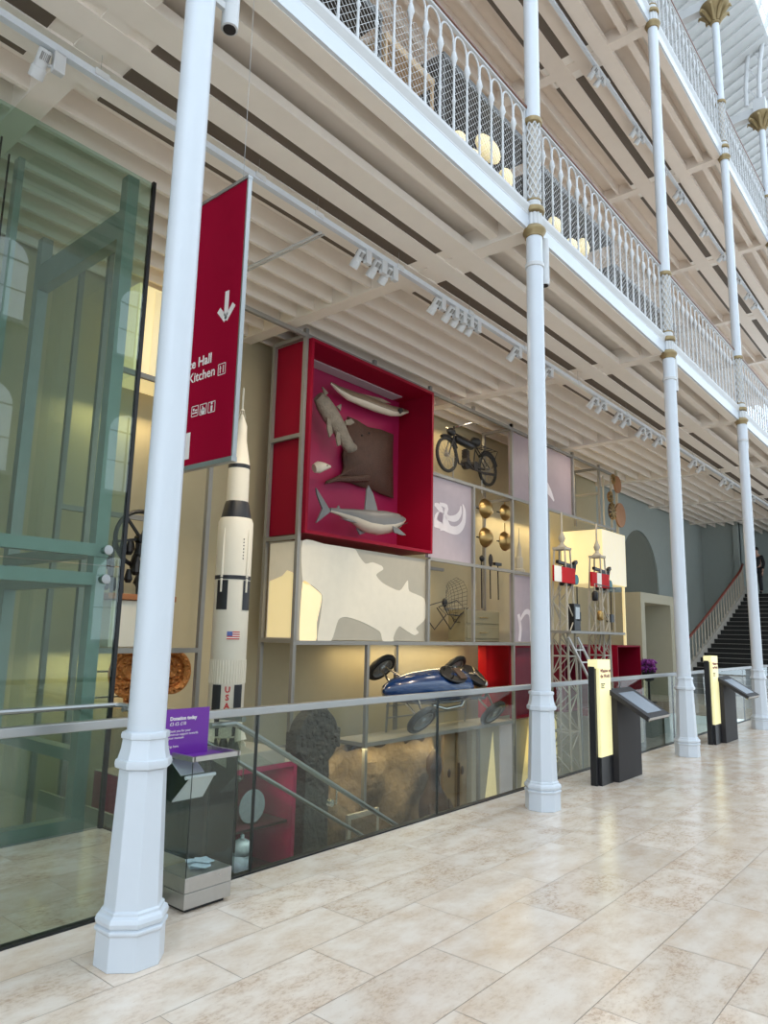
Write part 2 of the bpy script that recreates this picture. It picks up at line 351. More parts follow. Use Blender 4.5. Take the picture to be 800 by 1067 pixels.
# galleries: slab, cross beams, ducts, joists, fascia
def gallery(z, dark_front):
    mb = MB(); mb.box(-6.4, -0.06, -10, 36, z+0.27, z+0.3)
    PAINT = 'cream_warm' if z > 9 else 'cream'
    root = struct(mb, 'ceiling', PAINT)
    for i in range(-2, 8):
        y = COLY[0]+4.554*i
        MB().box(-6.4, -0.07, y-0.11, y+0.11, z, z+0.268).build('cross_beam', PAINT, root)
    def run(name, x0, x1, z0, z1, m=None):
        m = m or PAINT
        return MB().box(x0, x1, -10, 36, z0, z1).build(name, m, root)
    run('edge_beam', -0.21, -0.058, z+0.012, z+0.269)
    run('edge_moulding', -0.26, -0.21, z+0.07, z+0.269, 'cream_dk')
    run('small_joist', -0.53, -0.41, z+0.06, z+0.269)
    run('duct', -1.05, -0.78, z-0.006, z+0.10)
    run('duct', -1.43, -1.17, z-0.006, z+0.10)
    run('duct', -1.94, -1.60, z-0.006, z+0.10)
    for i in range(-2, 7):                               # dark slots between the ducts, stopped at the beams
        y0 = COLY[0]+4.554*i
        for (x0, x1) in ((-1.17, -1.05), (-1.60, -1.43), (-2.02, -1.94)):
            MB().box(x0, x1, y0+0.32, y0+4.554-0.32, z+0.008, z+0.03).build('slot', 'slot', root)
            MB().box(x0+.001, x1-.001, y0-0.319, y0+0.319, z+0.02, z+0.05).build('slot_stop', 'cream', root)
    k = 0; x = -2.02
    while x > -6.3:
        run('joist', x-0.045, x, z+0.03, z+0.269); x -= 0.37
    # fascia
    f = MB().box(-0.058, -0.02, -10, 36, z+0.02, z+0.195)
    struct(f, 'trim_1' if z < 9 else 'trim_2', 'white')
    g = MB().prism([(-0.058, z+0.195), (-0.018, z+0.195), (-0.018, z+0.215), (0.01, z+0.28), (0.01, z+0.315), (-0.14, z+0.315), (-0.14, z+0.295), (-0.058, z+0.295)], 'y', -10, 36)
    struct(g, 'trim_1' if z < 9 else 'trim_2', 'white_iron')
    return root
gallery(Z1, False); gallery(Z2, True)
# roof over the upper gallery: boarded slope and tie beams
def roof():
    mb = MB()
    mb.add([(0.35, -10, 18.7), (0.35, 40, 18.7), (-6.5, 40, 16.0), (-6.5, -10, 16.0), (0.35, -10, 18.8), (0.35, 40, 18.8), (-6.5, 40, 16.1), (-6.5, -10, 16.1)],
           [(0, 1, 2, 3), (7, 6, 5, 4), (0, 4, 5, 1), (2, 6, 7, 3), (1, 5, 6, 2), (0, 3, 7, 4)])
    r = struct(mb, 'ceiling', mat('roof_boards', (0.62, 0.64, 0.64), 0.7))
    for k in range(70):
        y = 8+0.42*k
        MB().bar((0.3, y, 18.66), (-6.4, y, 16.02), 0.10, 0.08).build('rafter', 'white_iron', r)
    for i in range(2, 7):
        y = COLY[0]+4.554*i
        MB().box(-6.4, 0, y-0.1, y+0.1, 16.45, 16.7).build('tie_beam', 'white_iron', r)
roof()
# the far side of the hall: facade with arched and sash windows, seen as reflections in the glass
def facade():
    X = 19.0; mb = MB(); y0 = -20
    zs = [0, 6.3, 12.5, 19]
    r = struct(MB().box(X+0.5, X+0.6, -20, 60, -0.3, 19), 'wall_right', 'facade')
    for k in range(14):
        y = -18+k*5.6
        for z0, h in ((1.2, 2.6), (7.4, 2.6), (13.4, 2.4)):
            o = MB()
            pts = [(y-0.8, z0), (y+0.8, z0), (y+0.8, z0+h)]+[(y+0.8*math.cos(t), z0+h+0.8*math.sin(t)) for t in [PI*q/10 for q in range(1, 10)]]+[(y-0.8, z0+h)]
            o.prism(pts, 'x', X+0.46, X+0.52).build('window_pane', 'daylight_pane', r)
            f = MB(); f.box(X+0.4, X+0.47, y-0.03, y+0.03, z0, z0+h+0.7).box(X+0.4, X+0.47, y-0.8, y+0.8, z0+h-0.03, z0+h+0.03).box(X+0.4, X+0.47, y-0.8, y+0.8, z0+h/2-0.02, z0+h/2+0.02)
            f.box(X+0.3, X+0.5, y-1, y+1, z0-0.15, z0).build('window_frame', 'white_iron', r)
M['daylight_pane'] = mat('daylight_pane', (0.8, 0.9, 1), 0.2, emis=(0.85, 0.93, 1.0), es=1.6)
facade()

# ================================================================== COLUMNS
def column():
    root = thing('iron_column', '', 'column', (0, 0, 0))
    RO = PI/8
    k = 1/math.cos(PI/8)
    mb = MB().lathe([(0.164*k, 0), (0.162*k, 0.165), (0.172*k, 0.175), (0.172*k, 0.19), (0.156*k, 0.195), (0.168*k, 0.205), (0.172*k, 0.225), (0.166*k, 0.245), (0.15*k, 0.255), (0.15*k, 0.27), (0.137*k, 0.275), (0.137*k, 0.285), (0.116*k, 0.955)], 8, rot=RO)
    mb.build('plinth', 'white', root, bevel=0.004)
    mb = MB().lathe([(0.116*k, 0.955), (0.136*k, 0.965), (0.140*k, 0.985), (0.137*k, 1.005), (0.128*k, 1.01), (0.115*k, 1.06), (0.110*k, 1.11), (0.118*k, 1.115), (0.120*k, 1.13), (0.116*k, 1.145), (0.10*k, 1.15)], 8, rot=RO)
    mb.build('neck_moulding', 'white', root, smooth=True)
    MB().lathe([(0.101, 1.148), (0.101, 1.6), (0.098, 4.0), (0.093, 6.22)], 40).build('shaft', 'white', root, smooth=True)
    MB().lathe([(0.118, 5.74), (0.118, 5.775)], 24, c=(0, 0, 0)) if False else None
    def storey(z):
        MB().lathe([(0.09, z-0.03), (0.105, z-0.025), (0.11, z+0.01), (0.13, z+0.035), (0.136, z+0.055), (0.13, z+0.075), (0.115, z+0.085), (0.10, z+0.11), (0.085, z+0.115)], 32).build('gilt_ring', 'gold', root, smooth=True)
        fl = []
        for i in range(48):
            t = 2*PI*i/48; r = 0.096 if i % 4 < 2 else 0.084
            fl.append((r*math.cos(t), r*math.sin(t)))
        MB().prism(fl, 'z', z+0.11, z+0.26).build('fluted_drum', 'white_iron', root)
        MB().lathe([(0.085, z+0.27), (0.118, z+0.28), (0.124, z+0.305), (0.118, z+0.335), (0.09, z+0.345)], 32).build('gilt_ring', 'gold', root, smooth=True)
        MB().lathe([(0.082, z+0.35), (0.082, z+0.42)], 24).build('drum_neck', 'white_iron', root, smooth=True)
        MB().lathe([(0.082, z+0.42), (0.09, z+0.425), (0.09, z+0.44), (0.082, z+0.445)], 24).build('gilt_ring', 'gold', root, smooth=True)
        L = MB(); h0, h1 = z+0.44, z+1.43; N = 8
        for s in (1, -1):
            for i in range(N):
                L.tube([(0.084*math.cos(t), 0.084*math.sin(t), h) for t, h in [(2*PI*i/N+s*1.75*PI*q/28, h0+(h1-h0)*q/28) for q in range(29)]], 0.0085, 5)
        lat = L.build('lattice', 'white_iron', root, smooth=True)
        MB().lathe([(0.062, h0), (0.062, h1)], 16).build('lattice_core', 'cream_dk', lat, smooth=True)
        MB().lathe([(0.08, h1-0.01), (0.11, h1), (0.115, h1+0.03), (0.108, h1+0.055), (0.09, h1+0.06)], 32).build('gilt_ring', 'gold', root, smooth=True)
    storey(6.24); storey(12.43)
    MB().lathe([(0.09, 7.72), (0.088, 10), (0.085, 12.40)], 32).build('shaft', 'white', root, smooth=True)
    MB().lathe([(0.084, 13.9), (0.08, 16.0)], 24).build('shaft', 'white', root, smooth=True)
    cp = MB().lathe([(0.08, 15.95), (0.11, 15.97), (0.10, 16.02), (0.13, 16.15), (0.2, 16.28), (0.30, 16.36), (0.32, 16.42), (0.2, 16.45)], 32)
    for i in range(8):
        t = 2*PI*i/8; c, s_ = math.cos(t), math.sin(t)
        cp.tube([(0.10*c, 0.10*s_, 16.02), (0.17*c, 0.17*s_, 16.16), (0.27*c, 0.27*s_, 16.27), (0.34*c, 0.34*s_, 16.30), (0.36*c, 0.36*s_, 16.24)], [0.03, 0.05, 0.05, 0.04, 0.015], 6)
    cp.build('leaf_capital', 'gold', root, smooth=True)
    MB().box(-0.16, 0.16, -0.16, 0.16, 16.44, 16.9).build('impost_block', 'white_iron', root)
    return root
col_labels = ['nearest and thickest white iron column on an octagonal plinth, in front of the red banner',
              'white iron column at the glass balustrade, second from the camera, beside the blue car',
              'white iron column standing between the two black information kiosks',
              'white iron column at the edge of the photo, beyond the farther kiosk',
              'farthest white iron column, only its top storey and gilt capital showing beyond the upper railing']
c0 = column()
cols = [c0]+[copy_tree(c0) for _ in range(4)]
for i, c in enumerate(cols):
    c.location = (0, COLY[i], 0); c['label'] = col_labels[i]
# cylindrical speakers clamped to the columns
def speaker(y, label):
    r = thing('column_speaker', label, 'speaker', (0.0, y, 6.0), 'white cylinder speakers on the columns')
    y0 = 0.235
    MB().lathe([(0.052, -0.27), (0.058, -0.268), (0.058, 0.30), (0.05, 0.305)], 24, c=(0, y0, 0)).build('housing', 'white_iron', r, smooth=True)
    MB().lathe([(0.044, -0.275), (0.044, -0.26)], 24, c=(0, y0, 0)).build('grille', 'charcoal', r)
    MB().lathe([(0.101, -0.16), (0.107, -0.155), (0.107, -0.115), (0.1, -0.11)], 24).bar((0, 0.1, -0.135), (0, y0-0.05, -0.135), 0.03, 0.05).build('bracket', 'white_iron', r)
for i, l in ((0, 'white cylinder speaker high on the nearest column, at the top edge of the photo'), (1, 'white cylinder speaker on the second column, just under the gallery fascia'), (2, 'white cylinder speaker on the column between the two kiosks'), (3, 'white cylinder speaker on the column beyond the farther kiosk')):
    speaker(COLY[i], l)

# ================================================================== BALCONY RAILINGS
def railing_proto():
    L = 4.554; a, b = 0.12, L-0.12; n = 18
    r = thing('balcony_railing', '', 'railing', (0, 0, 0), 'white arched railings along the galleries')
    mbh = MB().box(-0.035, 0.035, 0.06, L-0.06, 1.26, 1.30); mbh.build('handrail', 'wood_rail', r, bevel=0.01)
    MB().box(-0.02, 0.02, 0.08, L-0.08, 1.235, 1.262).box(-0.022, 0.022, a-0.03, b+0.03, 0.0, 0.03).build('rail_frame', 'white_iron', r)
    st = (b-a)/n
    base = None
    for i in range(n+1):
        if base is None:
            bm_ = MB().lathe([(0.02, 0.02), (0.024, 0.05), (0.014, 0.07), (0.012, 0.38), (0.02, 0.40), (0.02, 0.42), (0.012, 0.44), (0.011, 0.80), (0.018, 0.82), (0.026, 0.865), (0.038, 0.90), (0.030, 0.935), (0.024, 0.965), (0.012, 0.985)], 10)
            bm_.tube([(0, 0.004, 0.93)]+[(0, st/2-(st/2-0.012)*math.cos(t), 1.10+0.115*math.sin(t)) for t in [PI*q/14 for q in range(0, 15)]]+[(0, st-0.004, 0.93)], 0.011, 6)
            base = bm_.build('baluster', 'white_iron', r, smooth=True); base.location = (0, a, 0)
        elif i < n:
            c = base.copy(); C.objects.link(c); c.parent = r; c.location = (0, a+i*st, 0)
        else:
            o = MB().box(-0.014, 0.014, -0.03, 0.0, 0.02, 1.24).build('end_post', 'white_iron', r); o.location = (0, b+0.03, 0)
            o2 = MB().box(-0.014, 0.014, -0.03, 0.0, 0.02, 1.24).build('end_post', 'white_iron', r); o2.location = (0, a-0.02, 0)
    w = MB(); h0, h1 = 0.03, 0.88; s = 0.078; t = 0.0017; xo = -0.03
    y = a-(h1-h0)
    while y < b:
        for sg in (1, -1):
            ys, ye = (y, y+(h1-h0)*1.0) if sg > 0 else (y+(h1-h0), y)
            p0, p1 = Vector((xo, ys, h0)), Vector((xo, ye, h1))
            d = p1-p0
            t0, t1 = 0.0, 1.0
            for lim, sign in ((a, 1), (b, -1)):
                f0, f1 = (p0.y-lim)*sign, (p1.y-lim)*sign
                if f0 < 0 and f1 < 0: t0 = 2
                elif f0 < 0: t0 = max(t0, f0/(f0-f1))
                elif f1 < 0: t1 = min(t1, f0/(f0-f1))
            if t0 < t1: w.bar(p0+d*t0, p0+d*t1, 2*t)
        y += s
    w.build('wire_mesh', 'white_iron', r, fix=False)
    return r
rp = railing_proto()
rl = [(0, Z1, 'white arched gallery railing before the second column, cut by the top of the photo'), (1, Z1, 'white arched lower gallery railing between the second and third columns'),
      (2, Z1, 'white arched lower gallery railing between the third and fourth columns'), (3, Z1, 'white arched lower gallery railing beyond the fourth column, at the photo edge'),
      (1, Z2, 'upper gallery railing just before the third column, at the top of the photo'), (2, Z2, 'white upper gallery railing spanning the third and fourth columns'), (3, Z2, 'white upper gallery railing beyond the fourth column, at the photo edge')]
for k, (i, z, l) in enumerate(rl):
    r = rp if k == 0 else copy_tree(rp)
    r.location = (-0.055, COLY[i], z+0.315); r['label'] = l

# arched roof rib springing from the far capitals
def rib(y, label):
    r = thing('roof_rib', label, 'roof rib', (0, y, 16.9))
    R_ = 9.0
    A = [(R_-R_*math.cos(t), R_*math.sin(t)) for t in [math.radians(a) for a in range(0, 62, 4)]]
    B = [(R_-(R_+0.35)*math.cos(t)+0.0, (R_+0.35)*math.sin(t)) for t in [math.radians(a) for a in range(0, 62, 4)]]
    MB().tube([(x, 0, z) for x, z in A], 0.06, 8).build('inner_chord', 'white_iron', r, smooth=True)
    MB().tube([(x, 0, z) for x, z in B], 0.06, 8).build('outer_chord', 'white_iron', r, smooth=True)
    m = MB()
    for i in range(len(A)-1): m.bar((A[i][0], 0, A[i][1]), (B[i+1][0], 0, B[i+1][1]), 0.03)
    m.build('web', 'white_iron', r)
rib(COLY[3], 'arched white roof rib above the column beyond the farther kiosk')
rib(COLY[4], 'curved white lattice roof rib rising from the farthest gilt capital')

# ================================================================== LIGHT TRACKS AND SPOTLIGHTS
def track(x, z, y0, y1, label, wires, zt):
    r = thing('light_track', label, 'light track', (x, y0, z))
    MB().box(-0.03, 0.03, 0, y1-y0, -0.03, 0.03).build('rail', 'white', r)
    for y in wires:
        MB().tube([(0, y-y0, 0.02), (0, y-y0, zt-z)], 0.002, 5).build('suspension_wire', 'grid', r)
        MB().box(-0.038, 0.038, y-y0-0.06, y-y0+0.06, -0.012, 0.042).build('wire_clip', 'white_iron', r)
TX, TZ = -1.5, 6.07
track(TX, TZ, -6, 30, 'long white lighting track hung under the lower gallery ceiling', [-0.5, 2.35, 4.0, 4.81, 6.2, 7.76, 9.3, 11.2, 13.4, 15.4, 17.6, 20, 23], Z1+0.05)
track(-1.10, Z2-0.12, 4, 30, 'thin lighting track along the slot of the upper gallery ceiling', [6, 9, 12, 15, 18, 21], Z2+0.05)
pp = at(300, 259, 2, Z1-0.03)
pr = thing('ceiling_pipe', 'thin white pipe crossing the gallery ceiling between the banner and the red box', 'pipe', (-3.9, pp.y, Z1-0.03))
MB().tube([(0, 0, 0), (2.0, 0, 0)], 0.018, 8).build('pipe', 'white_iron', pr, smooth=True); MB().tube([(0, 0.05, 0), (2.0, 0.05, 0)], 0.01, 8).build('conduit', 'white_iron', pr, smooth=True)
def spot_proto():
    r = thing('track_spotlight', '', 'spotlight', (0, 0, 0), 'white track spotlights')
    MB().box(-0.03, 0.03, -0.045, 0.045, -0.19, -0.02).build('gear_box', 'white_iron', r, bevel=0.006)
    h = MB().lathe([(0.040, -0.11), (0.047, -0.10), (0.047, 0.02), (0.055, 0.03), (0.055, 0.11), (0.050, 0.112), (0.048, 0.06)], 20)
    Mx = Matrix.Translation((-0.05, -0.11, -0.15)) @ Matrix.Rotation(math.radians(-138), 4, 'Y') @ Matrix.Rotation(math.radians(0), 4, 'X')
    hd = h.xf(Mx).build('lamp_head', 'white_iron', r, smooth=True)
    MB().lathe([(0.0, 0.075), (0.047, 0.075), (0.047, 0.07), (0.0, 0.07)], 20).xf(Mx).build('lens', 'lamp_face', hd)
    fn = MB()
    for k in range(6): fn.box(-0.049+0.0, 0.049, -0.032+0.012*k, -0.028+0.012*k, -0.09, -0.03)
    fn.xf(Mx).build('cooling_fins', 'grid', hd)
    MB().bar((0, -0.02, -0.15), (-0.05, -0.11, -0.15), 0.02).build('yoke', 'white_iron', r)
    return r
sp = spot_proto()
ys = [1.25, 2.02, 5.63, 5.91, 6.12, 7.12, 7.43, 7.62, 7.80, 7.98, 9.14, 10.18, 12.0, 12.35, 13.12, 13.52, 14.35, 14.69, 15.33, 17.76, 18.38, 20.34, 21.0, 23.49]
for k, y in enumerate(ys):
    s = sp if k == 0 else copy_tree(sp)
    s.location = (TX, y, TZ); s['label'] = f'white spotlight, {ORD[k]} from the near end of the long lower lighting track'
for k, (u, v) in enumerate([(622, 62), (628, 70), (664, 125), (669, 131), (692, 160), (708, 190), (712, 195), (735, 229), (753, 257), (770, 285), (780, 297), (787, 306)]):
    p_ = at(u, v, 0, -1.10)
    s = copy_tree(sp); s.location = (-1.10, p_.y, Z2-0.12); s['group'] = 'upper track spotlights'
    s['label'] = f'white spotlight, {ORD[k]} from the near end of the upper gallery track'

# ================================================================== HANGING BANNER
def banner():
    Y = 2.75; x0, x1, z0, z1 = -0.86, 0.0, 2.76, 4.77
    r = thing('hanging_banner', 'tall dark red hanging direction banner with a white down arrow behind the nearest column', 'banner', (0, Y, 0))
    MB().box(x0, x1-0.012, -0.012, 0.012, z0+0.03, z1-0.02).build('panel', 'banner_red', r)
    MB().box(x0-0.01, x1, -0.02, 0.02, z1-0.025, z1).build('top_rail', 'steel', r)
    MB().box(x0-0.01, x1, -0.022, 0.022, z0, z0+0.032).build('bottom_rail', 'steel', r)
    MB().box(x1-0.014, x1, -0.016, 0.016, z0+0.03, z1-0.02).build('edge_strip', 'steel', r)
    for x in (x0+0.1, x1-0.08): MB().tube([(x, 0, z1), (x, 0, Z1)], 0.0015, 6).build('suspension_wire', 'steel', r)
    yf = -0.0135
    def T(body, u, v, size, nm, bold=0.0):
        p = at(u, v, 1, Y+yf); return text_mesh(nm, body, size, 'lettering', r, basis((1, 0, 0), (0, 0, 1), (p.x, yf, p.z)), bold=bold)
    pe = at(220.5, 377, 1, Y+yf)
    text_mesh('lettering', 'Entrance Hall', 0.098, 'lettering', r, basis((1, 0, 0), (0, 0, 1), (pe.x, yf, pe.z)), align='RIGHT', bold=0.002)
    pe = at(224, 390.5, 1, Y+yf)
    text_mesh('lettering', '& Kitchen', 0.098, 'lettering', r, basis((1, 0, 0), (0, 0, 1), (pe.x, yf, pe.z)), align='RIGHT', bold=0.001)
    # arrow
    a = at(237, 303, 1, Y+yf); b = at(235, 333, 1, Y+yf)
    cx, zt, zb = (a.x+b.x)/2-0.0, a.z, b.z
    ar = MB().bar((cx, yf, zt), (cx, yf, zb+0.03), 0.042, 0.002, up=(0, 1, 0))
    for s in (1, -1): ar.bar((cx, yf, zb), (cx+s*0.082, yf, zb+0.09), 0.042, 0.002, up=(0, 1, 0))
    ar.build('arrow', 'lettering', r)
    # pictogram boxes: fork and knife, baby change, wheelchair, person
    def frame(cx, cz, h, kind):
        f = MB(); w = 0.005
        for s in (1, -1):
            f.box(cx+s*h-w/2, cx+s*h+w/2, yf-0.001, yf, cz-h, cz+h); f.box(cx-h, cx+h, yf-0.001, yf, cz+s*h-w/2, cz+s*h+w/2)
        if kind == 'fork':
            f.box(cx-0.02, cx-0.012, yf-0.001, yf, cz-h*.7, cz+h*.7); f.box(cx+0.012, cx+0.02, yf-0.001, yf, cz-h*.7, cz+h*.7)
            f.box(cx-0.028, cx-0.005, yf-0.001, yf, cz+h*.15, cz+h*.25)
        elif kind == 'chair':
            f.lathe([(0.018, yf-0.001), (0.024, yf-0.001), (0.024, yf), (0.018, yf)], 16, c=(cx, 0, cz-0.012), axis='y')
            f.box(cx-0.012, cx-0.004, yf-0.001, yf, cz-0.01, cz+0.025).box(cx-0.012, cx+0.02, yf-0.001, yf, cz-0.012, cz-0.004)
        elif kind == 'person':
            f.box(cx-0.01, cx+0.01, yf-0.001, yf, cz-0.03, cz+0.01).lathe([(0.0, yf-0.001), (0.009, yf-0.001), (0.009, yf), (0, yf)], 12, c=(cx, 0, cz+0.025), axis='y')
        else:
            f.box(cx-0.028, cx+0.028, yf-0.001, yf, cz-0.018, cz-0.008).lathe([(0.0, yf-0.001), (0.01, yf-0.001), (0.01, yf), (0, yf)], 12, c=(cx-0.014, 0, cz+0.012), axis='y').box(cx+0.0, cx+0.026, yf-0.001, yf, cz+0.0, cz+0.01)
        f.build('pictogram', 'lettering', r)
    for (u, v, h, k) in ((231, 384.5, 0.038, 'fork'), (203, 428.5, 0.036, 'baby'), (211.6, 426.3, 0.036, 'chair'), (220.4, 424, 0.036, 'person')):
        p = at(u, v, 1, Y+yf); frame(p.x, p.z, h, k)
    p0 = at(193.0, 452, 1, Y+yf); p1 = at(197.5, 478, 1, Y+yf)
    MB().box(p0.x-0.22, p1.x-0.01, yf-0.001, yf, p1.z, p0.z).build('white_block', 'lettering', r)
banner()

# ================================================================== GLASS BALUSTRADE, LIFT, STAIR
def balustrade():
    r = thing('glass_balustrade', 'long glass balustrade with a flat steel handrail along the edge of the hall floor', 'balustrade', (GX, 0, 0))
    js = [-3.36, -1.05, 1.26, 3.56, 5.83, 8.10, 10.37, 12.64, 14.91, 17.2, 19.5]
    for a, b in zip(js[:-1], js[1:]):
        p = MB().box(-0.009, 0.009, a+0.006, b-0.006, 0.0, 1.10).build('glass_panel', 'glass', r)
        MB().box(-0.011, 0.011, b-0.0065, b+0.0065, 0.0, 1.09).build('glass_edge', 'glass_edge', p)
    MB().box(-0.03, 0.03, -3.36, 19.5, 1.09, 1.145).build('handrail', 'steel', r, bevel=0.006)
    MB().box(-0.03, 0.03, -3.36, 19.5, -0.2, 0.012).build('base_shoe', 'black_metal', r)
balustrade()
def end_balustrade():
    r = thing('glass_balustrade', 'short glass balustrade closing the lift landing, with a bent steel handrail', 'balustrade', (-1.5, 3.44, 0))
    MB().box(-0.9, 0.86, -0.009, 0.009, 0, 1.0).build('glass_panel', 'glass', r)
    MB().tube([(-0.85, -4.5, 1.03), (-0.85, -0.02, 1.03), (-0.80, 0.02, 1.03), (0.80, 0.02, 1.06), (0.87, 0.02, 1.06)], 0.022, 8).build('handrail', 'steel', r, smooth=True)
    MB().box(-0.9, 0.86, -0.015, 0.015, -0.2, 0.01).build('base_shoe', 'black_metal', r)
    # round glass fixings
    for y, z in ((-1.55, 0.75),):
        MB().lathe([(0.035, -0.03), (0.035, 0.03)], 16, c=(-0.88, y, z), axis='x').build('glass_fixing', 'steel', r, smooth=True)
end_balustrade()
def lift():
    x0, y1 = -2.41, 3.41
    r = thing('glass_lift_shaft', 'tall green glass lift shaft with black edge behind the nearest column', 'lift shaft', (x0, y1, 0))
    Y0 = -4.0
    for n, (z0, z1) in enumerate(((0.02, 2.235), (2.245, 6.08))):
        for (a, b) in ((-4.9, -1.75), (-1.74, -0.012)):
            MB().box(-0.012, 0.012, a, b, z0, z1).build('glass_panel', 'glass_green', r)
        MB().box(-2.0, -0.014, -0.012, 0.012, z0, z1).build('side_glass_panel', 'glass_clear', r)
    MB().box(-0.02, 0.02, -0.012, 0.022, 0.0, 6.1).build('corner_edge', 'black', r)
    for (y, z) in ((-0.16, 2.12), (-0.16, 2.38), (-1.62, 2.12), (-1.62, 2.38), (-1.85, 5.72)):
        MB().lathe([(0.03, -0.05), (0.03, 0.03), (0.042, 0.032), (0.042, 0.045), (0.02, 0.05)], 16, c=(0, y, z), axis='x').build('glass_fixing', 'steel', r, smooth=True)
    fr = lambda n, *b: MB().box(*b).build(n, 'grid_green', r)
    for (x, y) in ((-0.13, -0.17), (-0.13, -1.75), (-1.95, -0.17), (-1.95, -1.75), (-0.13, -4.7)):
        fr('steel_post', x-0.06, x+0.06, y-0.06, y+0.06, -3.2, 6.1)
    for z in (2.12, 2.38):
        fr('transom', -0.18, -0.05, -4.8, -0.11, z-0.055, z+0.055); fr('transom', -1.9, -0.19, -0.23, -0.11, z-0.055, z+0.055)
    fr('transom', -1.9, -0.19, -0.23, -0.11, 5.45, 5.75); fr('transom', -0.19, -0.06, -4.8, -0.11, -0.02, 0.10)
    fr('transom', -1.9, -0.19, -0.23, -0.11, 0.55, 0.65)
    for x, y in ((-0.5, -1.25), (-0.5, -1.45), (-0.7, -1.1), (-0.75, -1.35)):
        MB().tube([(x, y, -3), (x, y, 6.1)], 0.009, 6).build('lift_cable', 'black_metal', r)
    for y in (-1.0, -2.4): fr('guide_rail', -0.75, -0.65, y-0.03, y+0.03, -3.2, 6.1)
M['grid_green'] = mat('grid_green', (0.42, 0.43, 0.42), 0.4, 0.2)
lift()
def lift_car():
    r = thing('lift_car', 'brushed steel lift car hanging inside the green glass shaft', 'lift car', (-3.2, 1.6, 2.45))
    MB().box(-0.55, 0.62, -1.6, 0.62, 0, 0.85).build('apron_panel', 'steel_brushed', r, bevel=0.01)
    MB().box(-0.5, 0.58, -1.5, 0.58, 0.85, 0.9).build('floor_edge', 'red_dark', r)
lift_car()
struct(MB().box(-4.3, -2.5, 3.75, 3.78, -3.2, -0.02), 'wall_pit', 'stone_wall')
# stair from the landing to the lower hall
def stair_down():
    r = thing('staircase', 'stair descending from the lift landing behind the glass balustrade', 'staircase', (-1.55, 3.45, 0))
    n = 19; run, rise = 0.285, 0.168
    m = MB()
    for k in range(n): m.box(-0.72, 0.72, k*run, (k+1)*run, -(k+1)*rise-0.12, -(k+1)*rise)
    m.build('treads', 'cream_dk', r)
    for x in (-0.74, 0.74):
        MB().prism([(0, -0.35), (n*run, -n*rise-0.35), (n*run, -n*rise-0.05), (0, -0.02)], 'x', x-0.015, x+0.015).build('stringer', 'steel', r)
    for x, y0 in ((0.68, 0.12), (-0.68, 0.2)):
        z0 = 1.01
        pts = [(x, y0-0.22, z0-0.01), (x, y0, z0-0.01), (x, y0+0.06, z0-0.04)]+[(x, y0+t, z0-0.553*t) for t in (0.3, 2.6, 4.6)]+[(x, y0+5.1, z0-0.553*4.6-0.02)]
        h = MB().tube(pts, 0.022, 8).build('handrail', 'steel', r, smooth=True)
        for t in (1.15, 2.9, 4.4):
            MB().tube([(x, y0+t, z0-0.553*t-0.02), (x, y0+t, z0-0.553*t-0.14), (x-0.06, y0+t, z0-0.553*t-0.14)], 0.007, 6).lathe([(0.03, -0.02), (0.03, 0.02)], 12, c=(x-0.07, y0+t, z0-0.553*t-0.14), axis='x').build('bracket', 'chrome', h, smooth=True)
        MB().prism([(y0, 0.9), (y0+4.6, 0.9-0.553*4.6), (y0+4.6, 0.1-0.553*4.6), (y0, 0.1)], 'x', x-0.075, x-0.063).build('glass_panel', 'glass_clear', r)
stair_down()

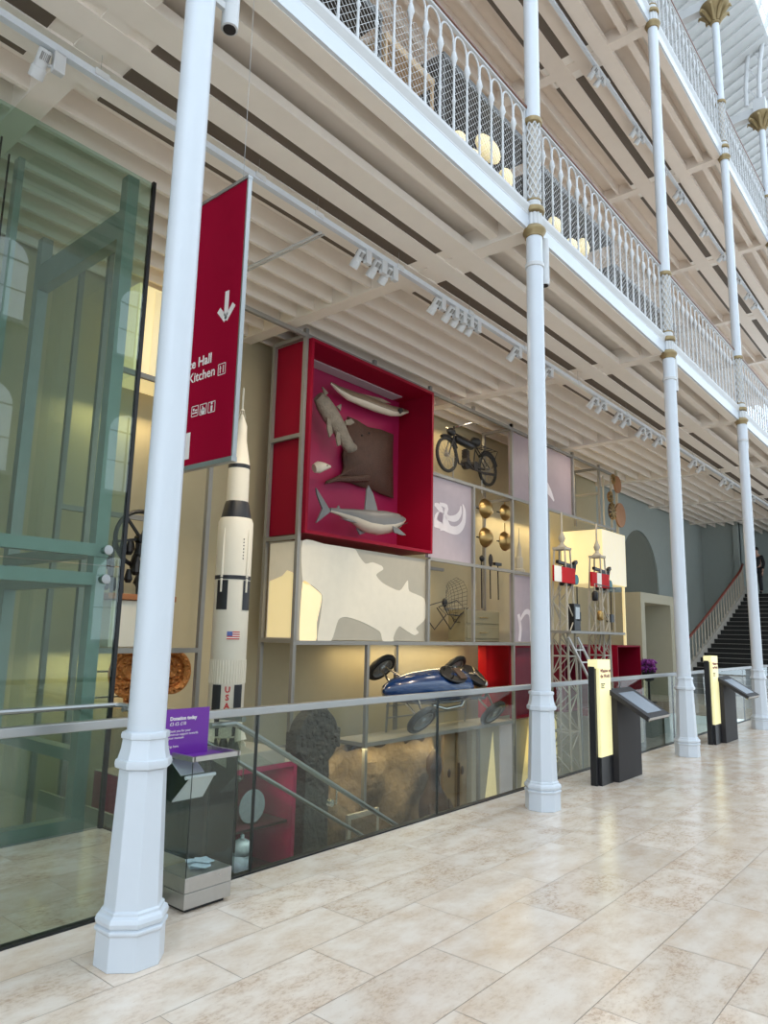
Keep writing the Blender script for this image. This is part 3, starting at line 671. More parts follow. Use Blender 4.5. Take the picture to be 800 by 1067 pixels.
# ================================================================== DONATION BOX AND KIOSKS
def donation():
    x0, x1, y0, y1 = -0.565, -0.285, 2.79, 3.14
    r = thing('donation_box', 'steel and glass donation box with a purple sign, beside the nearest column', 'donation box', (-0.425, 2.965, 0))
    X, Yh = (x1-x0)/2, (y1-y0)/2
    MB().box(-X, X, -Yh, Yh, 0.025, 0.115).box(-X, X, -Yh, Yh, 0.117, 0.205).build('base', 'steel_brushed', r, bevel=0.003)
    MB().box(-X+.03, X-.03, -Yh+.03, Yh-.03, 0, 0.03).build('foot', 'black', r)
    MB().lathe([(0.006, X), (0.006, X+0.004)], 12, c=(0, 0.08, 0.175), axis='x').build('lock', 'chrome', r)
    for (a, b, c, d) in ((-X, -X+.008, -Yh, Yh), (X-.008, X, -Yh, Yh), (-X+.008, X-.008, -Yh, -Yh+.008), (-X+.008, X-.008, Yh-.008, Yh)):
        MB().box(a, b, c, d, 0.205, 0.885).build('glass_side', 'glass_clear', r)
    for sx in (-1, 1):
        for sy in (-1, 1): MB().box(sx*X-0.003*sx, sx*X+0.001*sx, sy*Yh-0.003*sy, sy*Yh+0.001*sy, 0.205, 0.885).build('glass_edge', 'glass_edge', r)
    rim = MB(); t = 0.012
    for b in ((-X-t, X+t, -Yh-t, -Yh+.01), (-X-t, X+t, Yh-.01, Yh+t), (-X-t, -X+.01, -Yh, Yh), (X-.01, X+t, -Yh, Yh)): rim.box(*b, 0.885, 0.915)
    rim.build('rim', 'steel_brushed', r)
    MB().box(-X+.01, X-.01, -Yh+.01, Yh-.01, 0.885, 0.892).build('lid', 'purple', r)
    s = MB().box(-0.085, -0.077, -0.26, 0.09, 0.892, 1.185).build('sign', 'purple', r)
    Bs = lambda y, z: basis((0, 1, 0), (0, 0, 1), (-0.0765, y, z))
    text_mesh('lettering', 'Donation today', 0.032, 'lettering', s, Bs(-0.215, 1.115), bold=0.001)
    text_mesh('lettering', '£3 £5 £10', 0.030, 'lettering', s, Bs(-0.215, 1.082))
    text_mesh('lettering', 'Thank you for your\ngenerous support towards\nyour museum', 0.021, 'lettering', s, Bs(-0.22, 1.04))
    text_mesh('lettering', 'Tap here', 0.022, 'lettering', s, Bs(-0.22, 0.945))
    # deflector plates and bar inside
    MB().add([(-0.11, -0.14, 0.60), (-0.11, 0.10, 0.60), (0.05, 0.06, 0.76), (0.05, -0.13, 0.76)], [(0, 1, 2, 3)]).add([(-0.11, -0.14, 0.605), (-0.11, 0.10, 0.605), (0.05, 0.06, 0.765), (0.05, -0.13, 0.765)], [(3, 2, 1, 0)]).build('deflector_plate', 'plate_grey', r)
    MB().add([(-0.13, -0.16, 0.86), (0.0, -0.16, 0.78), (0.0, 0.02, 0.78), (-0.13, 0.02, 0.86), (-0.13, -0.16, 0.865), (0.0, -0.16, 0.785), (0.0, 0.02, 0.785), (-0.13, 0.02, 0.865)], [(0, 1, 2, 3), (7, 6, 5, 4), (0, 4, 5, 1), (2, 6, 7, 3), (1, 5, 6, 2), (0, 3, 7, 4)]).build('deflector_plate', 'plate_grey', r)
    MB().tube([(0.06, -0.165, 0.775), (0.06, 0.06, 0.775)], 0.012, 10).build('crossbar', 'plate_grey', r, smooth=True)
    rnd = random.Random(3)
    for k in range(7):
        n = MB().box(-0.035, 0.035, -0.06, 0.06, 0, 0.003)
        n.xf(Matrix.Translation((-0.425+rnd.uniform(-0.07, 0.07), 2.965+rnd.uniform(-0.10, 0.10), 0.2055+0.0045*k)) @ Matrix.Rotation(rnd.uniform(0, 3), 4, 'Z'))
        c = Vector(n.v[0]); o = n.build('banknote', 'banknote', loc=tuple(c))
        tag(o, 'folded banknote lying loose in the bottom of the glass donation box', 'banknote', 'banknotes in the donation box')
donation()
def kiosk(y, label):
    r = thing('information_kiosk', label, 'kiosk', (0, y, 0), 'black touchscreen kiosks')
    MB().box(-0.13, -0.05, -0.21, 0.17, 0, 1.36).build('spine', 'black', r, bevel=0.004)
    p = MB().box(-0.049, -0.01, -0.16, 0.17, 0.32, 1.44).box(-0.135, -0.011, -0.20, -0.161, 1.34, 1.44).box(-0.135, -0.049, -0.161, 0.17, 1.362, 1.44).build('lit_panel', 'kiosk_lit', r)
    B = lambda yy, z: basis((0, 1, 0), (0, 0, 1), (-0.0085, yy, z))
    text_mesh('lettering', 'Window on\nthe World', 0.062, 'red_dark', p, B(-0.13, 1.29), bold=0.001)
    text_mesh('lettering', 'Objects from\nacross the\ncollections', 0.022, 'charcoal', p, B(-0.12, 1.15))
    MB().box(-0.049, -0.01, -0.16, 0.17, 0.0, 0.32).build('plinth', 'black', r)
    body = [(-0.07, 0), (0.055, 0), (0.055, 0.97), (-0.05, 1.07), (-0.07, 1.07)]
    MB().prism(body, 'y', 0.19, 0.93).build('body', 'charcoal', r, bevel=0.004)
    a, b = Vector((-0.03, 0, 1.09)), Vector((0.47, 0, 0.79)); d = (b-a).normalized(); n = Vector((-d.z, 0, d.x)); n = n if n.z > 0 else -n
    def slab(s0, s1, h0, h1, y0, y1):
        q = [a+d*s0+n*h0, a+d*s1+n*h0, a+d*s1+n*h1, a+d*s0+n*h1]
        return MB().prism([(k.x, k.z) for k in q], 'y', y0, y1)
    L = (b-a).length
    hd = slab(0, L, -0.055, 0.0, 0.13, 0.83).build('screen_head', 'charcoal', r, bevel=0.005)
    slab(0.10, L-0.08, 0.0005, 0.003, 0.24, 0.72).build('screen', 'screen', hd)
    slab(L-0.012, L+0.002, -0.04, -0.004, 0.13, 0.83).build('edge_strip', 'steel_brushed', hd)
    slab(L-0.05, L-0.02, -0.075, -0.056, 0.22, 0.40).build('label_plate', 'kiosk_lit', hd)
kiosk(8.46, 'nearer black touchscreen kiosk with a tall yellow lit panel, between the second and third columns')
kiosk(13.05, 'farther black touchscreen kiosk with a tall yellow lit panel, past the third column')

# ================================================================== DISPLAY GRID AND ITS PANELS
YG = [3.85, 5.45, 7.05, 8.65, 10.25, 11.73, 13.25, 14.78, 16.27, 17.87]
ZG = [-1.56, -0.02, 1.54, 3.06, 4.63, 6.17]
def grid():
    r = thing('display_grid', 'grey steel grid of posts and rails of the tall display wall', 'display grid', (DX, 0, 0))
    t = 0.03
    def post(y, z0, z1, x=0.0): MB().box(x-t, x+t, y-t, y+t, z0, z1).build('post', 'grid', r)
    def rail(y0, y1, z, x=0.0): MB().box(x-t+.002, x+t-.002, y0+t, y1-t, z-t, z+t).build('rail', 'grid', r)
    def deep(y, z, x0=-0.7): MB().box(x0+t, -t, y-t+.002, y+t-.002, z-t, z+t).build('side_rail', 'grid', r)
    post(3.85, -3.2, 6.2); post(5.45, -3.2, 6.2); post(7.05, -3.2, 6.28); post(8.65, -3.2, 1.51); post(10.25, 1.57, 3.03); post(11.73, 1.57, 4.6)
    post(13.25, 1.57, 6.28); post(13.25, -3.2, 1.51); post(16.27, 4.66, 6.2); post(17.87, 4.66, 6.28); post(14.9, 1.57, 4.6); post(16.4, -3.2, 1.51)
    post(11.9, -3.2, -0.05)
    for y in (3.85, 5.45, 7.05, 10.25, 13.25, 16.27, 17.87): post(y, -3.2 if y < 14 else 4.66, 6.2, -0.7)
    rail(3.85, 5.45, 1.44); rail(3.85, 5.45, 3.1, -0.7); rail(3.85, 5.45, 4.72)
    rail(7.05, 14.9, 1.54); rail(8.65, 13.25, -0.02); rail(7.05, 8.65, -0.02, -0.7); rail(5.45, 18.9, 6.17); rail(10.25, 18.9, 4.63); rail(10.25, 13.25, 3.04); rail(13.25, 14.9, 3.04)
    for z in (6.17, 4.6, 3.06, 1.56): deep(7.05, z)
    for y in (8.65, 10.25, 11.73, 13.25, 14.8, 16.27): MB().box(-t, t, y-t, y+t, 6.2, 6.28).build('ceiling_fixing', 'grid', r)
    for y, z in ((10.25, 6.1), (13.25, 6.17), (13.25, 4.6), (16.27, 6.17), (17.87, 6.17), (17.87, 5.5), (10.25, 1.54), (13.25, 1.54), (8.65, -0.02), (13.25, -0.02)): deep(y, z)
    for y0, y1, z in ((10.28, 11.7, 2.98), (11.76, 13.2, 2.2), (11.76, 13.2, 4.45)): rail(y0-t, y1+t, z, -0.7)
grid()
def P2(u, v, x): p = at(u, v, 0, x); return (p.y, p.z)
def poly_px(pts, x, sx, ox, oy): return [P2(ox+a/sx, oy+b/sx, x) for a, b in pts]

# shark box
def red_box():
    y0, y1, z0, z1 = 7.09, 10.24, 3.12, 6.13; X0, X1, t = -4.72, -3.90, 0.05
    r = thing('specimen_box', 'large open red display box holding the mounted fish', 'display box', (X1, y0, z0))
    def B(n, m, *b): 
        bx = (b[0]-X1, b[1]-X1, b[2]-y0, b[3]-y0, b[4]-z0, b[5]-z0); return MB().box(*bx).build(n, m, r)
    B('side_panel', 'red_box', X0, X1, y0, y0+t, z0, z1); B('side_panel', 'red_box', X0, X1, y1-t, y1, z0, z1)
    B('top_panel', 'red_box', X0, X1, y0+t, y1-t, z1-t, z1); B('bottom_panel', 'red_box', X0, X1, y0+t, y1-t, z0, z0+t)
    B('back_panel', 'red_back', X0, X0+0.03, y0+t, y1-t, z0+t, z1-t)
    B('light_strip', 'lilac_pink', X0+0.06, X0+0.3, y0+0.1, y1-0.3, z1-t-0.02, z1-t-0.001)
    for z in (4.6,): MB().box(-0.08, -0.8, -0.015, -0.001, z-z0-0.02, z-z0+0.02).build('side_seam', 'grid', r)
red_box()

def fish(name, label, cat, X, line, rad, mats, loc=None, group=None, flat=0.6, n=14, split=True):
    """body lofted along line [(y,z)], rad = half heights; returns the Empty-rooted thing"""
    p0 = (X, line[0][0], line[0][1])
    r = thing(name, label, cat, p0, group)
    pts = [Vector((0, a-p0[1], b-p0[2])) for a, b in line]
    rings = []
    for i, p in enumerate(pts):
        d = (pts[min(i+1, len(pts)-1)]-pts[max(i-1, 0)]).normalized(); up = Vector((0, -d.z, d.y))
        if up.z < 0: up = -up
        rings.append([p+up*(rad[i]*math.cos(t))+Vector((1, 0, 0))*(rad[i]*flat*math.sin(t)) for t in [2*PI*k/n for k in range(n)]])
    mb = MB().rings(rings)
    if split:
        N = len(rings)
        for i in range(N-1):
            for k in range(n):
                mb.m[i*n+k] = 1 if n*0.32 <= k+0.5 <= n*0.68 else 0
    mb.build('body', mats, r, smooth=True)
    return r, p0
def fin(r, p0, X, poly, m, th=0.02, dx=0.0, name='fin', lean=0.0):
    mb = MB().prism([(a-p0[1], b-p0[2]) for a, b in poly], 'x', dx-th/2, dx+th/2)
    if lean:
        z0 = poly[0][1]-p0[2]; mb.v = [(x+lean*(z0-z), y, z) for x, y, z in mb.v]
    return mb.build(name, m, r, bevel=0.004)
def interp(line, n):
    out = []
    for i in range(n):
        t = i*(len(line)-1)/(n-1); k = min(int(t), len(line)-2); f = t-k
        out.append(tuple(line[k][j]*(1-f)+line[k+1][j]*f for j in range(len(line[0]))))
    return out
def zp(pts, x): return [P2(300+a/4.106, 340+b/4.104, x) for a, b in pts]   # measured on the fish close-up
def shark():
    X = -4.1
    cl = zp([(180, 785), (220, 795), (280, 812), (330, 832), (380, 840), (430, 838), (470, 832), (500, 826)], X)
    rad = [0.035, 0.06, 0.12, 0.19, 0.21, 0.19, 0.13, 0.03]
    L = interp([(a, b, c) for (a, b), c in zip(cl, rad)], 22)
    r, p0 = fish('mounted_shark', 'grey mounted shark with a pale belly on the floor of the red box', 'fish', X, [(a, b) for a, b, c in L], [c for a, b, c in L], ['shark_grey', 'fish_pale'], flat=0.75)
    for poly, nm in (([(180, 790), (150, 740), (118, 690), (122, 720), (145, 780), (118, 842), (140, 825), (172, 800)], 'tail_fin'), ([(325, 815), (335, 700), (342, 680), (362, 715), (392, 825)], 'dorsal_fin'), ([(205, 785), (215, 765), (225, 792)], 'second_dorsal_fin')):
        fin(r, p0, X, zp(poly, X), 'shark_grey', 0.03, name=nm)
    fin(r, p0, X, zp([(420, 855), (450, 868), (480, 895), (465, 897), (430, 885)], X), 'shark_grey', 0.025, 0.12, 'pectoral_fin')
    fin(r, p0, X, zp([(210, 822), (260, 830), (285, 842), (250, 836)], X), 'shark_grey', 0.025, 0.05, 'pelvic_fin')
    fin(r, p0, X, zp([(300, 860), (345, 880), (315, 892)], X), 'shark_grey', 0.02, -0.05, 'pectoral_fin')
    e = P2(300+470/4.106, 340+815/4.104, X); MB().ball((0.075, e[0]-p0[1], e[1]-p0[2]), 0.012).build('eye', 'black', r)
    MB().tube([(0.11, P2(300+a/4.106, 340+b/4.104, X)[0]-p0[1], P2(300+a/4.106, 340+b/4.104, X)[1]-p0[2]) for a, b in ((450, 862), (470, 850), (490, 842))], 0.006, 6).build('mouth', 'charcoal', r)
shark()
def eel():
    X = -4.42
    cl = zp([(183, 242), (215, 268), (260, 296), (320, 318), (380, 342), (440, 362), (480, 366), (512, 365)], X)
    rad = [0.02, 0.055, 0.09, 0.11, 0.11, 0.10, 0.08, 0.03]
    L = interp([(a, b, c) for (a, b), c in zip(cl, rad)], 22)
    r, p0 = fish('mounted_eel', 'long pale conger-like fish mounted at the top of the red box', 'fish', X, [(a, b) for a, b, c in L], [c for a, b, c in L], ['fish_brown', 'fish_pale'], flat=0.8)
    fin(r, p0, X, zp([(215, 255), (300, 285), (400, 308), (440, 330), (400, 325), (300, 302)], X), 'fish_brown', 0.02, name='dorsal_fin')
    fin(r, p0, X, zp([(455, 360), (470, 352), (478, 366), (465, 378)], X), 'charcoal', 0.02, 0.085, 'gill_fin')
    e = P2(300+492/4.106, 340+358/4.104, X); MB().ball((0.05, e[0]-p0[1], e[1]-p0[2]), 0.01).build('eye', 'black', r)
eel()
def sturgeon():
    X = -4.25
    cl = zp([(128, 300), (150, 330), (185, 385), (215, 430), (240, 480), (262, 515), (290, 520)], X)
    rad = [0.10, 0.16, 0.17, 0.15, 0.13, 0.12, 0.05]
    L = interp([(max(a, 7.3), b, c) for (a, b), c in zip(cl, rad)], 20)
    r, p0 = fish('mounted_coelacanth', 'mottled grey fish with stalked fins hanging head down in the red box', 'fish', X, [(a, b) for a, b, c in L], [c for a, b, c in L], ['lungfish'], flat=0.7, split=False)
    for poly in ([(155, 395), (170, 400), (178, 460), (165, 478), (155, 440)], [(195, 450), (208, 460), (212, 510), (200, 515), (193, 480)], [(232, 405), (258, 398), (272, 415), (255, 425), (235, 425)], [(195, 345), (215, 335), (212, 365)], [(135, 262), (160, 290), (145, 300)]):
        fin(r, p0, X, zp(poly, X), 'lungfish', 0.03, 0.06)
    e = P2(300+268/4.106, 340+495/4.104, X); MB().ball((0.085, e[0]-p0[1], e[1]-p0[2]), 0.013).build('eye', 'black', r)
sturgeon()
def small_fish():
    X = -4.32
    cl = zp([(112, 608), (130, 603), (150, 600), (182, 600)], X); rad = [0.07, 0.10, 0.075, 0.02]
    L = interp([(max(a, 7.28), b, c) for (a, b), c in zip(cl, rad)], 12)
    r, p0 = fish('mounted_small_fish', 'small golden fish head poking from the near side of the red box', 'fish', X, [(a, b) for a, b, c in L], [c for a, b, c in L], ['fish_pale'], flat=0.7, split=False)
    fin(r, p0, X, zp([(125, 580), (150, 588), (160, 598), (130, 596)], X), 'bronze', 0.02, name='dorsal_fin')
    e = P2(300+160/4.106, 340+597/4.104, X); MB().ball((0.045, e[0]-p0[1], e[1]-p0[2]), 0.01).build('eye', 'black', r)
small_fish()
def ray_fish():
    X = -4.58
    out = zp([(262, 385), (300, 400), (345, 430), (400, 440), (455, 462), (452, 560), (455, 735), (400, 715), (352, 690), (330, 690), (270, 668), (215, 660), (165, 675), (170, 660), (235, 632), (245, 600), (240, 545), (255, 480)], X)
    c = (sum(a for a, b in out)/len(out), sum(b for a, b in out)/len(out)); p0 = (X, c[0], c[1])
    r = thing('mounted_ray', 'large dark brown ray spread flat on the back of the red box', 'fish', p0)
    o = [(a-c[0], b-c[1]) for a, b in out]; n = len(o); rings = []
    for s, dx in ((1.0, -0.05), (1.0, -0.02), (0.85, 0.03), (0.6, 0.08), (0.3, 0.12), (0.05, 0.14)): rings.append([(dx, a*s, b*s) for a, b in o])
    MB().rings(rings).build('body', 'ray_brown', r, smooth=True)
    MB().tube([(0.05, zz[0]-c[0], zz[1]-c[1]) for zz in zp([(330, 650), (270, 655), (200, 655), (160, 672)], X)], [0.07, 0.06, 0.045, 0.01], 8).build('tail', 'ray_brown', r, smooth=True)
    for q in ((300, 470), (330, 460)): 
        e = zp([q], X)[0]; MB().ball((0.09, e[0]-c[0], e[1]-c[1]), 0.02).build('eye', 'black', r)
ray_fish()

# light boxes
def cream_box():
    y0, y1, z0, z1 = 7.09, 10.21, 1.58, 3.02
    r = thing('light_box', 'wide cream light box with a pale rhinoceros outline under the red box', 'light box', (-4.03, y0, z0))
    MB().box(-0.62, 0.0, 0, y1-y0, 0, z1-z0).build('panel', 'lit_grey', r)
    X = -4.025
    sx, ox, oy = 5.333, 300, 555
    ph = lambda pts: [(a-y0, b-z0) for a, b in poly_px(pts, X, sx, ox, oy)]
    rh = [(300, 78), (372, 92), (395, 130), (430, 172), (470, 165), (520, 185), (528, 205), (490, 235), (530, 282), (620, 322), (665, 265), (674, 325), (758, 368), (762, 478), (712, 530), (726, 555), (700, 570), (640, 533), (620, 520), (600, 545), (585, 585), (585, 602), (527, 602), (510, 550), (420, 500), (330, 470), (280, 485), (240, 600), (165, 600), (180, 470), (190, 350), (130, 290), (82, 270), (82, 45), (200, 62)]
    MB().prism(ph(smooth_poly(rh)), 'x', 0.001, 0.006).build('silhouette', 'lit_cream', r)
    MB().prism(ph(smooth_poly([(82, 275), (130, 295), (185, 345), (182, 400), (160, 500), (155, 600), (64, 600)], sharp=0.25)), 'x', 0.001, 0.006).build('glow_patch', 'lit_warm', r)
    sd = MB().box(-0.60, -0.02, -0.006, -0.001, 0.02, z1-z0-0.02).build('side_panel', 'lit_cream', r)
    MB().prism([(-0.58, 0.03), (-0.05, 0.03), (-0.05, 0.95), (-0.2, 1.0), (-0.3, 0.92), (-0.58, 0.85)], 'y', -0.010, -0.006).build('glow_patch', 'lit_warm', r)
cream_box()
def swirl(y0, z0, pts, X, w):
    return [(a-y0, b-z0) for a, b in pts]
def lilac(label, y0, y1, z0, z1, m, marks, px=None, name='light_box'):
    r = thing(name, label, 'light box', (-4.03, y0, z0))
    MB().box(-0.07, 0, 0, y1-y0, 0, z1-z0).build('panel', m, r)
    for (pts, w) in marks:
        ex = smooth_poly([(a, b, c) for (a, b), c in zip(pts, w)], 5, False, 0.5); w = [c for a, b, c in ex]
        q = [P2(u, v, -4.03) for u, v, c in ex]; q = [(a-y0, b-z0) for a, b in q]
        rings = []
        for i, p in enumerate(q):
            d = Vector((q[min(i+1, len(q)-1)][0]-q[max(i-1, 0)][0], q[min(i+1, len(q)-1)][1]-q[max(i-1, 0)][1])).normalized(); nn = Vector((-d.y, d.x))*w[i]/2
            rings.append([(0.001, p[0]+nn.x, p[1]+nn.y), (0.004, p[0]+nn.x, p[1]+nn.y), (0.004, p[0]-nn.x, p[1]-nn.y), (0.001, p[0]-nn.x, p[1]-nn.y)])
        MB().rings(rings).build('scroll_mark', 'lilac_pale', r)
    return r
sw = lambda pts: [(440+a/5.62, 490+b/5.616) for a, b in pts]
lilac('lilac light box with a pale curling mark, right of the shark', 10.29, 11.70, 3.07, 4.60, 'lit_lilac',
      [(sw([(100, 195), (140, 215), (135, 255), (155, 280), (195, 280), (220, 250), (225, 210)]), [0.05, 0.1, 0.1, 0.1, 0.13, 0.1, 0.03]),
       (sw([(70, 330), (95, 300), (125, 310), (160, 345), (205, 350), (238, 310), (245, 240), (235, 200)]), [0.03, 0.35, 0.3, 0.16, 0.16, 0.13, 0.09, 0.03]), (sw([(70, 200), (90, 210), (110, 240), (100, 300)]), [0.05, 0.12, 0.12, 0.2])])
lilac('large plain mauve light box high behind the second column', 13.29, 16.23, 4.67, 6.13, 'lilac_pink', [([(556, 515), (566, 505), (572, 512), (577, 522)], [0.05, 0.25, 0.2, 0.05])])
lilac('lilac light box with a pale letter-like hook, half hidden behind the second column', 13.29, 14.86, 1.58, 3.0, 'lit_lilac',
      [([(540, 640), (542, 655), (541, 668)], [0.1, 0.1, 0.1]), ([(541, 648), (547, 638), (552, 640), (553, 655), (553, 668)], [0.05, 0.1, 0.12, 0.1, 0.08])])
def box_thing(name, label, cat, x0, x1, y0, y1, z0, z1, m, group=None, extra=None, bevel=0):
    r = thing(name, label, cat, (x1, y0, z0), group)
    MB().box(x0-x1, 0, 0, y1-y0, 0, z1-z0).build('body', m, r, bevel=bevel)
    return r
lc = thing('light_box', 'bright yellow box-shaped light box behind the two signal masts', 'light box', (-3.6, 17.0, 3.04))
M['lit_bright'] = mat('lit_bright', (0.9, 0.8, 0.5), 0.5, emis=(1, 0.78, 0.36), es=0.55)
M['lit_side'] = mat('lit_side', (0.85, 0.8, 0.65), 0.5, emis=(1, 0.84, 0.55), es=0.42)
MB().box(-1.1, 0, 0, 1.5, 0, 1.36).build('body', 'lit_bright', lc)
MB().box(0.001, 0.008, 0.01, 1.49, 0.01, 1.35).build('front_panel', 'lit_side', lc)
el = at(650.5, 650, 1, 20.0)
ls = thing('light_strip', 'thin upright strip of yellow light beside the olive portal', 'light strip', (el.x, 20.0, 0.0)); MB().box(-0.03, 0.03, -0.03, 0.03, 0.95, 3.2).build('tube', 'lit_bright', ls); MB().box(-0.02, 0.02, 0.031, 0.06, 0, 3.25).build('post', 'grid', ls)
lf2 = thing('light_box', 'tall warm light box half hidden behind the nearest column', 'light box', (-4.3, 4.42, 4.8))
MB().box(-0.5, 0, 0, 0.95, 0, 1.25).build('body', 'lit_bright', lf2)
MB().box(0.001, 0.006, 0.22, 0.94, 0.02, 1.23).build('front_panel', 'lit_warm', lf2)

# ================================================================== EXHIBITS
def rocket():
    X, Y = -3.4, 5.45
    zz = lambda y: at(257-17*(y-405)/357, y, 0, X).z
    r = thing('model_rocket', 'tall white and black model moon rocket marked USA, standing behind the donation box', 'model rocket', (X, Y, 0))
    def seg(name, m, *pr): return MB().lathe([(R_, zz(y)) for R_, y in pr], 32).build(name, m, r, smooth=True)
    MB().lathe([(0.004, zz(405)), (0.012, zz(407)), (0.012, zz(427)), (0.03, zz(429))], 10).build('escape_tower', 'rocket_white', r)
    for k in range(4):
        t = PI/4+k*PI/2; MB().tube([(0.01*math.cos(t), 0.01*math.sin(t), zz(427)), (0.045*math.cos(t), 0.045*math.sin(t), zz(437))], 0.004, 5).build('tower_strut', 'rocket_white', r)
    seg('capsule', 'rocket_white', (0.012, 433), (0.02, 434), (0.07, 445), (0.072, 455))
    seg('adapter', 'rocket_white', (0.073, 455), (0.075, 460), (0.132, 486))
    seg('band', 'rocket_black', (0.135, 486), (0.135, 490)); seg('third_stage', 'rocket_white', (0.132, 490), (0.135, 524))
    seg('interstage', 'rocket_black', (0.136, 524), (0.15, 527), (0.185, 541), (0.18, 541.5))
    seg('second_stage', 'rocket_white', (0.19, 541.5), (0.213, 546), (0.213, 601))
    seg('band', 'rocket_black', (0.216, 601), (0.216, 605)); seg('first_stage', 'rocket_white', (0.211, 605), (0.208, 765), (0.2, 766))
    for k in range(26): pass
    cr = MB()
    for k in range(40):
        t = 2*PI*k/40; cr.bar((0.209*math.cos(t), 0.209*math.sin(t), zz(711)), (0.209*math.cos(t), 0.209*math.sin(t), zz(687)), 0.012, 0.008)
    cr.build('corrugation', 'rocket_white', r)
    def patch(z0, z1, t0, t1, rad, m, name):
        a = [2*PI*q/360 for q in range(int(t0), int(t1)+1, 5)]
        v = [(rad*math.cos(t), rad*math.sin(t), z) for z in (z0, z1) for t in a]; n = len(a)
        return MB().add(v, [(i, i+1, n+i+1, n+i) for i in range(n-1)]).build(name, m, r, smooth=True)
    f0 = -35                                              # bearing facing the hall
    for c in (-70, 20, 110, 200): patch(zz(636), zz(606), c-22, c+22, 0.2165, 'rocket_black', 'roll_pattern')
    for c in (-68, 3, 110, 200): patch(zz(764), zz(712), c-17, c+17, 0.2165, 'rocket_black', 'roll_pattern')
    MB().lathe([(0.213, zz(757)), (0.211, zz(757))], 8).build('ring', 'rocket_white', r)
    def curved_text(body, zc, size, m, name):
        t = math.radians(f0); o = Vector((0.2205*math.cos(t), 0.2205*math.sin(t), zc)); right = Vector((-math.sin(t), math.cos(t), 0))
        return text_mesh(name, body, size, m, r, basis(right, (0, 0, 1), o), align='CENTER', bold=0.003)
    for ch, y in (('U', 719.5), ('S', 727.5), ('A', 736)): curved_text(ch, zz(y), 0.092, 'flag_red', 'lettering')
    # flag
    t = math.radians(f0+8); rt = Vector((-math.sin(t), math.cos(t), 0)); nn = Vector((math.cos(t), math.sin(t), 0)); o = nn*0.2145
    zf0, zf1 = zz(666), zz(658); fl = None
    def strip(u0, u1, z0, z1, m, nm, off=0.0, par=None):
        v = [o+nn*(off+dz)+rt*u+Vector((0, 0, z)) for dz in (0, 0.002) for u, z in ((u0, z0), (u1, z0), (u1, z1), (u0, z1))]
        return MB().add(v, [(3, 2, 1, 0), (4, 5, 6, 7), (0, 1, 5, 4), (1, 2, 6, 5), (2, 3, 7, 6), (3, 0, 4, 7)]).build(nm, m, par or r)
    fl = strip(-0.075, 0.075, zf0, zf1, 'paper', 'flag')
    h = (zf1-zf0)/7
    for k in range(0, 7, 2): strip(-0.075, 0.075, zf0+h*k, zf0+h*(k+1), 'flag_red', 'flag_stripe', 0.002, fl)
    strip(-0.075, -0.01, zf0+h*3, zf1, 'flag_blue', 'flag_canton', 0.004, fl)
    dots = MB()
    for k in range(7):
        t = math.radians(-8); dots.ball((0.215*math.cos(t), 0.215*math.sin(t), zz(564+3.3*k)), 0.008, n=6, m=4)
    dots.build('port_row', 'rocket_black', r)
    for t in (math.radians(-75), math.radians(10), math.radians(120)):
        MB().tube([(0.218*math.cos(t), 0.218*math.sin(t), zz(603)), (0.218*math.cos(t), 0.218*math.sin(t), zz(562)), (0.212*math.cos(t), 0.212*math.sin(t), zz(553))], [0.016, 0.012, 0.003], 8).build('ullage_fairing', 'rocket_white', r, smooth=True)
        MB().tube([(0.218*math.cos(t), 0.218*math.sin(t), zz(604)), (0.218*math.cos(t), 0.218*math.sin(t), zz(618))], [0.014, 0.012], 8).build('retro_fairing', 'rocket_white', r)
    for k in range(4):
        t = math.radians(10+90*k); c, s_ = math.cos(t), math.sin(t)
        MB().tube([(0.20*c, 0.20*s_, zz(742)), (0.235*c, 0.235*s_, zz(762)), (0.26*c, 0.26*s_, zz(769))], [0.02, 0.06, 0.07], 12).build('engine_fairing', 'rocket_white', r, smooth=True)
        MB().lathe([(0.03, zz(767)), (0.045, zz(772)), (0.065, zz(779)), (0.06, zz(779))], 14, c=(0.16*c, 0.16*s_, 0)).build('engine_bell', 'charcoal', r, smooth=True)
        MB().prism([(0, zz(764)), (0.10, zz(771)), (0.10, zz(774)), (0.0, zz(772))], 'y', -0.01, 0.01).xf(Matrix.Rotation(t, 4, 'Z') @ Matrix.Translation((0.23, 0, 0))).build('tail_fin', 'rocket_white', r)
    MB().lathe([(0.03, zz(767)), (0.045, zz(772)), (0.065, zz(779)), (0.06, zz(779))], 14).build('engine_bell', 'charcoal', r, smooth=True)
    pl = thing('plinth', 'low grey plinth under the model rocket', 'plinth', (-3.45, 5.4, 0.17))
    top = zz(779.3)-0.17
    MB().box(-0.6, 0.5, -0.75, 0.62, 0.0, max(0.06, top)).build('body', 'stone_wall', pl, bevel=0.006)
rocket()

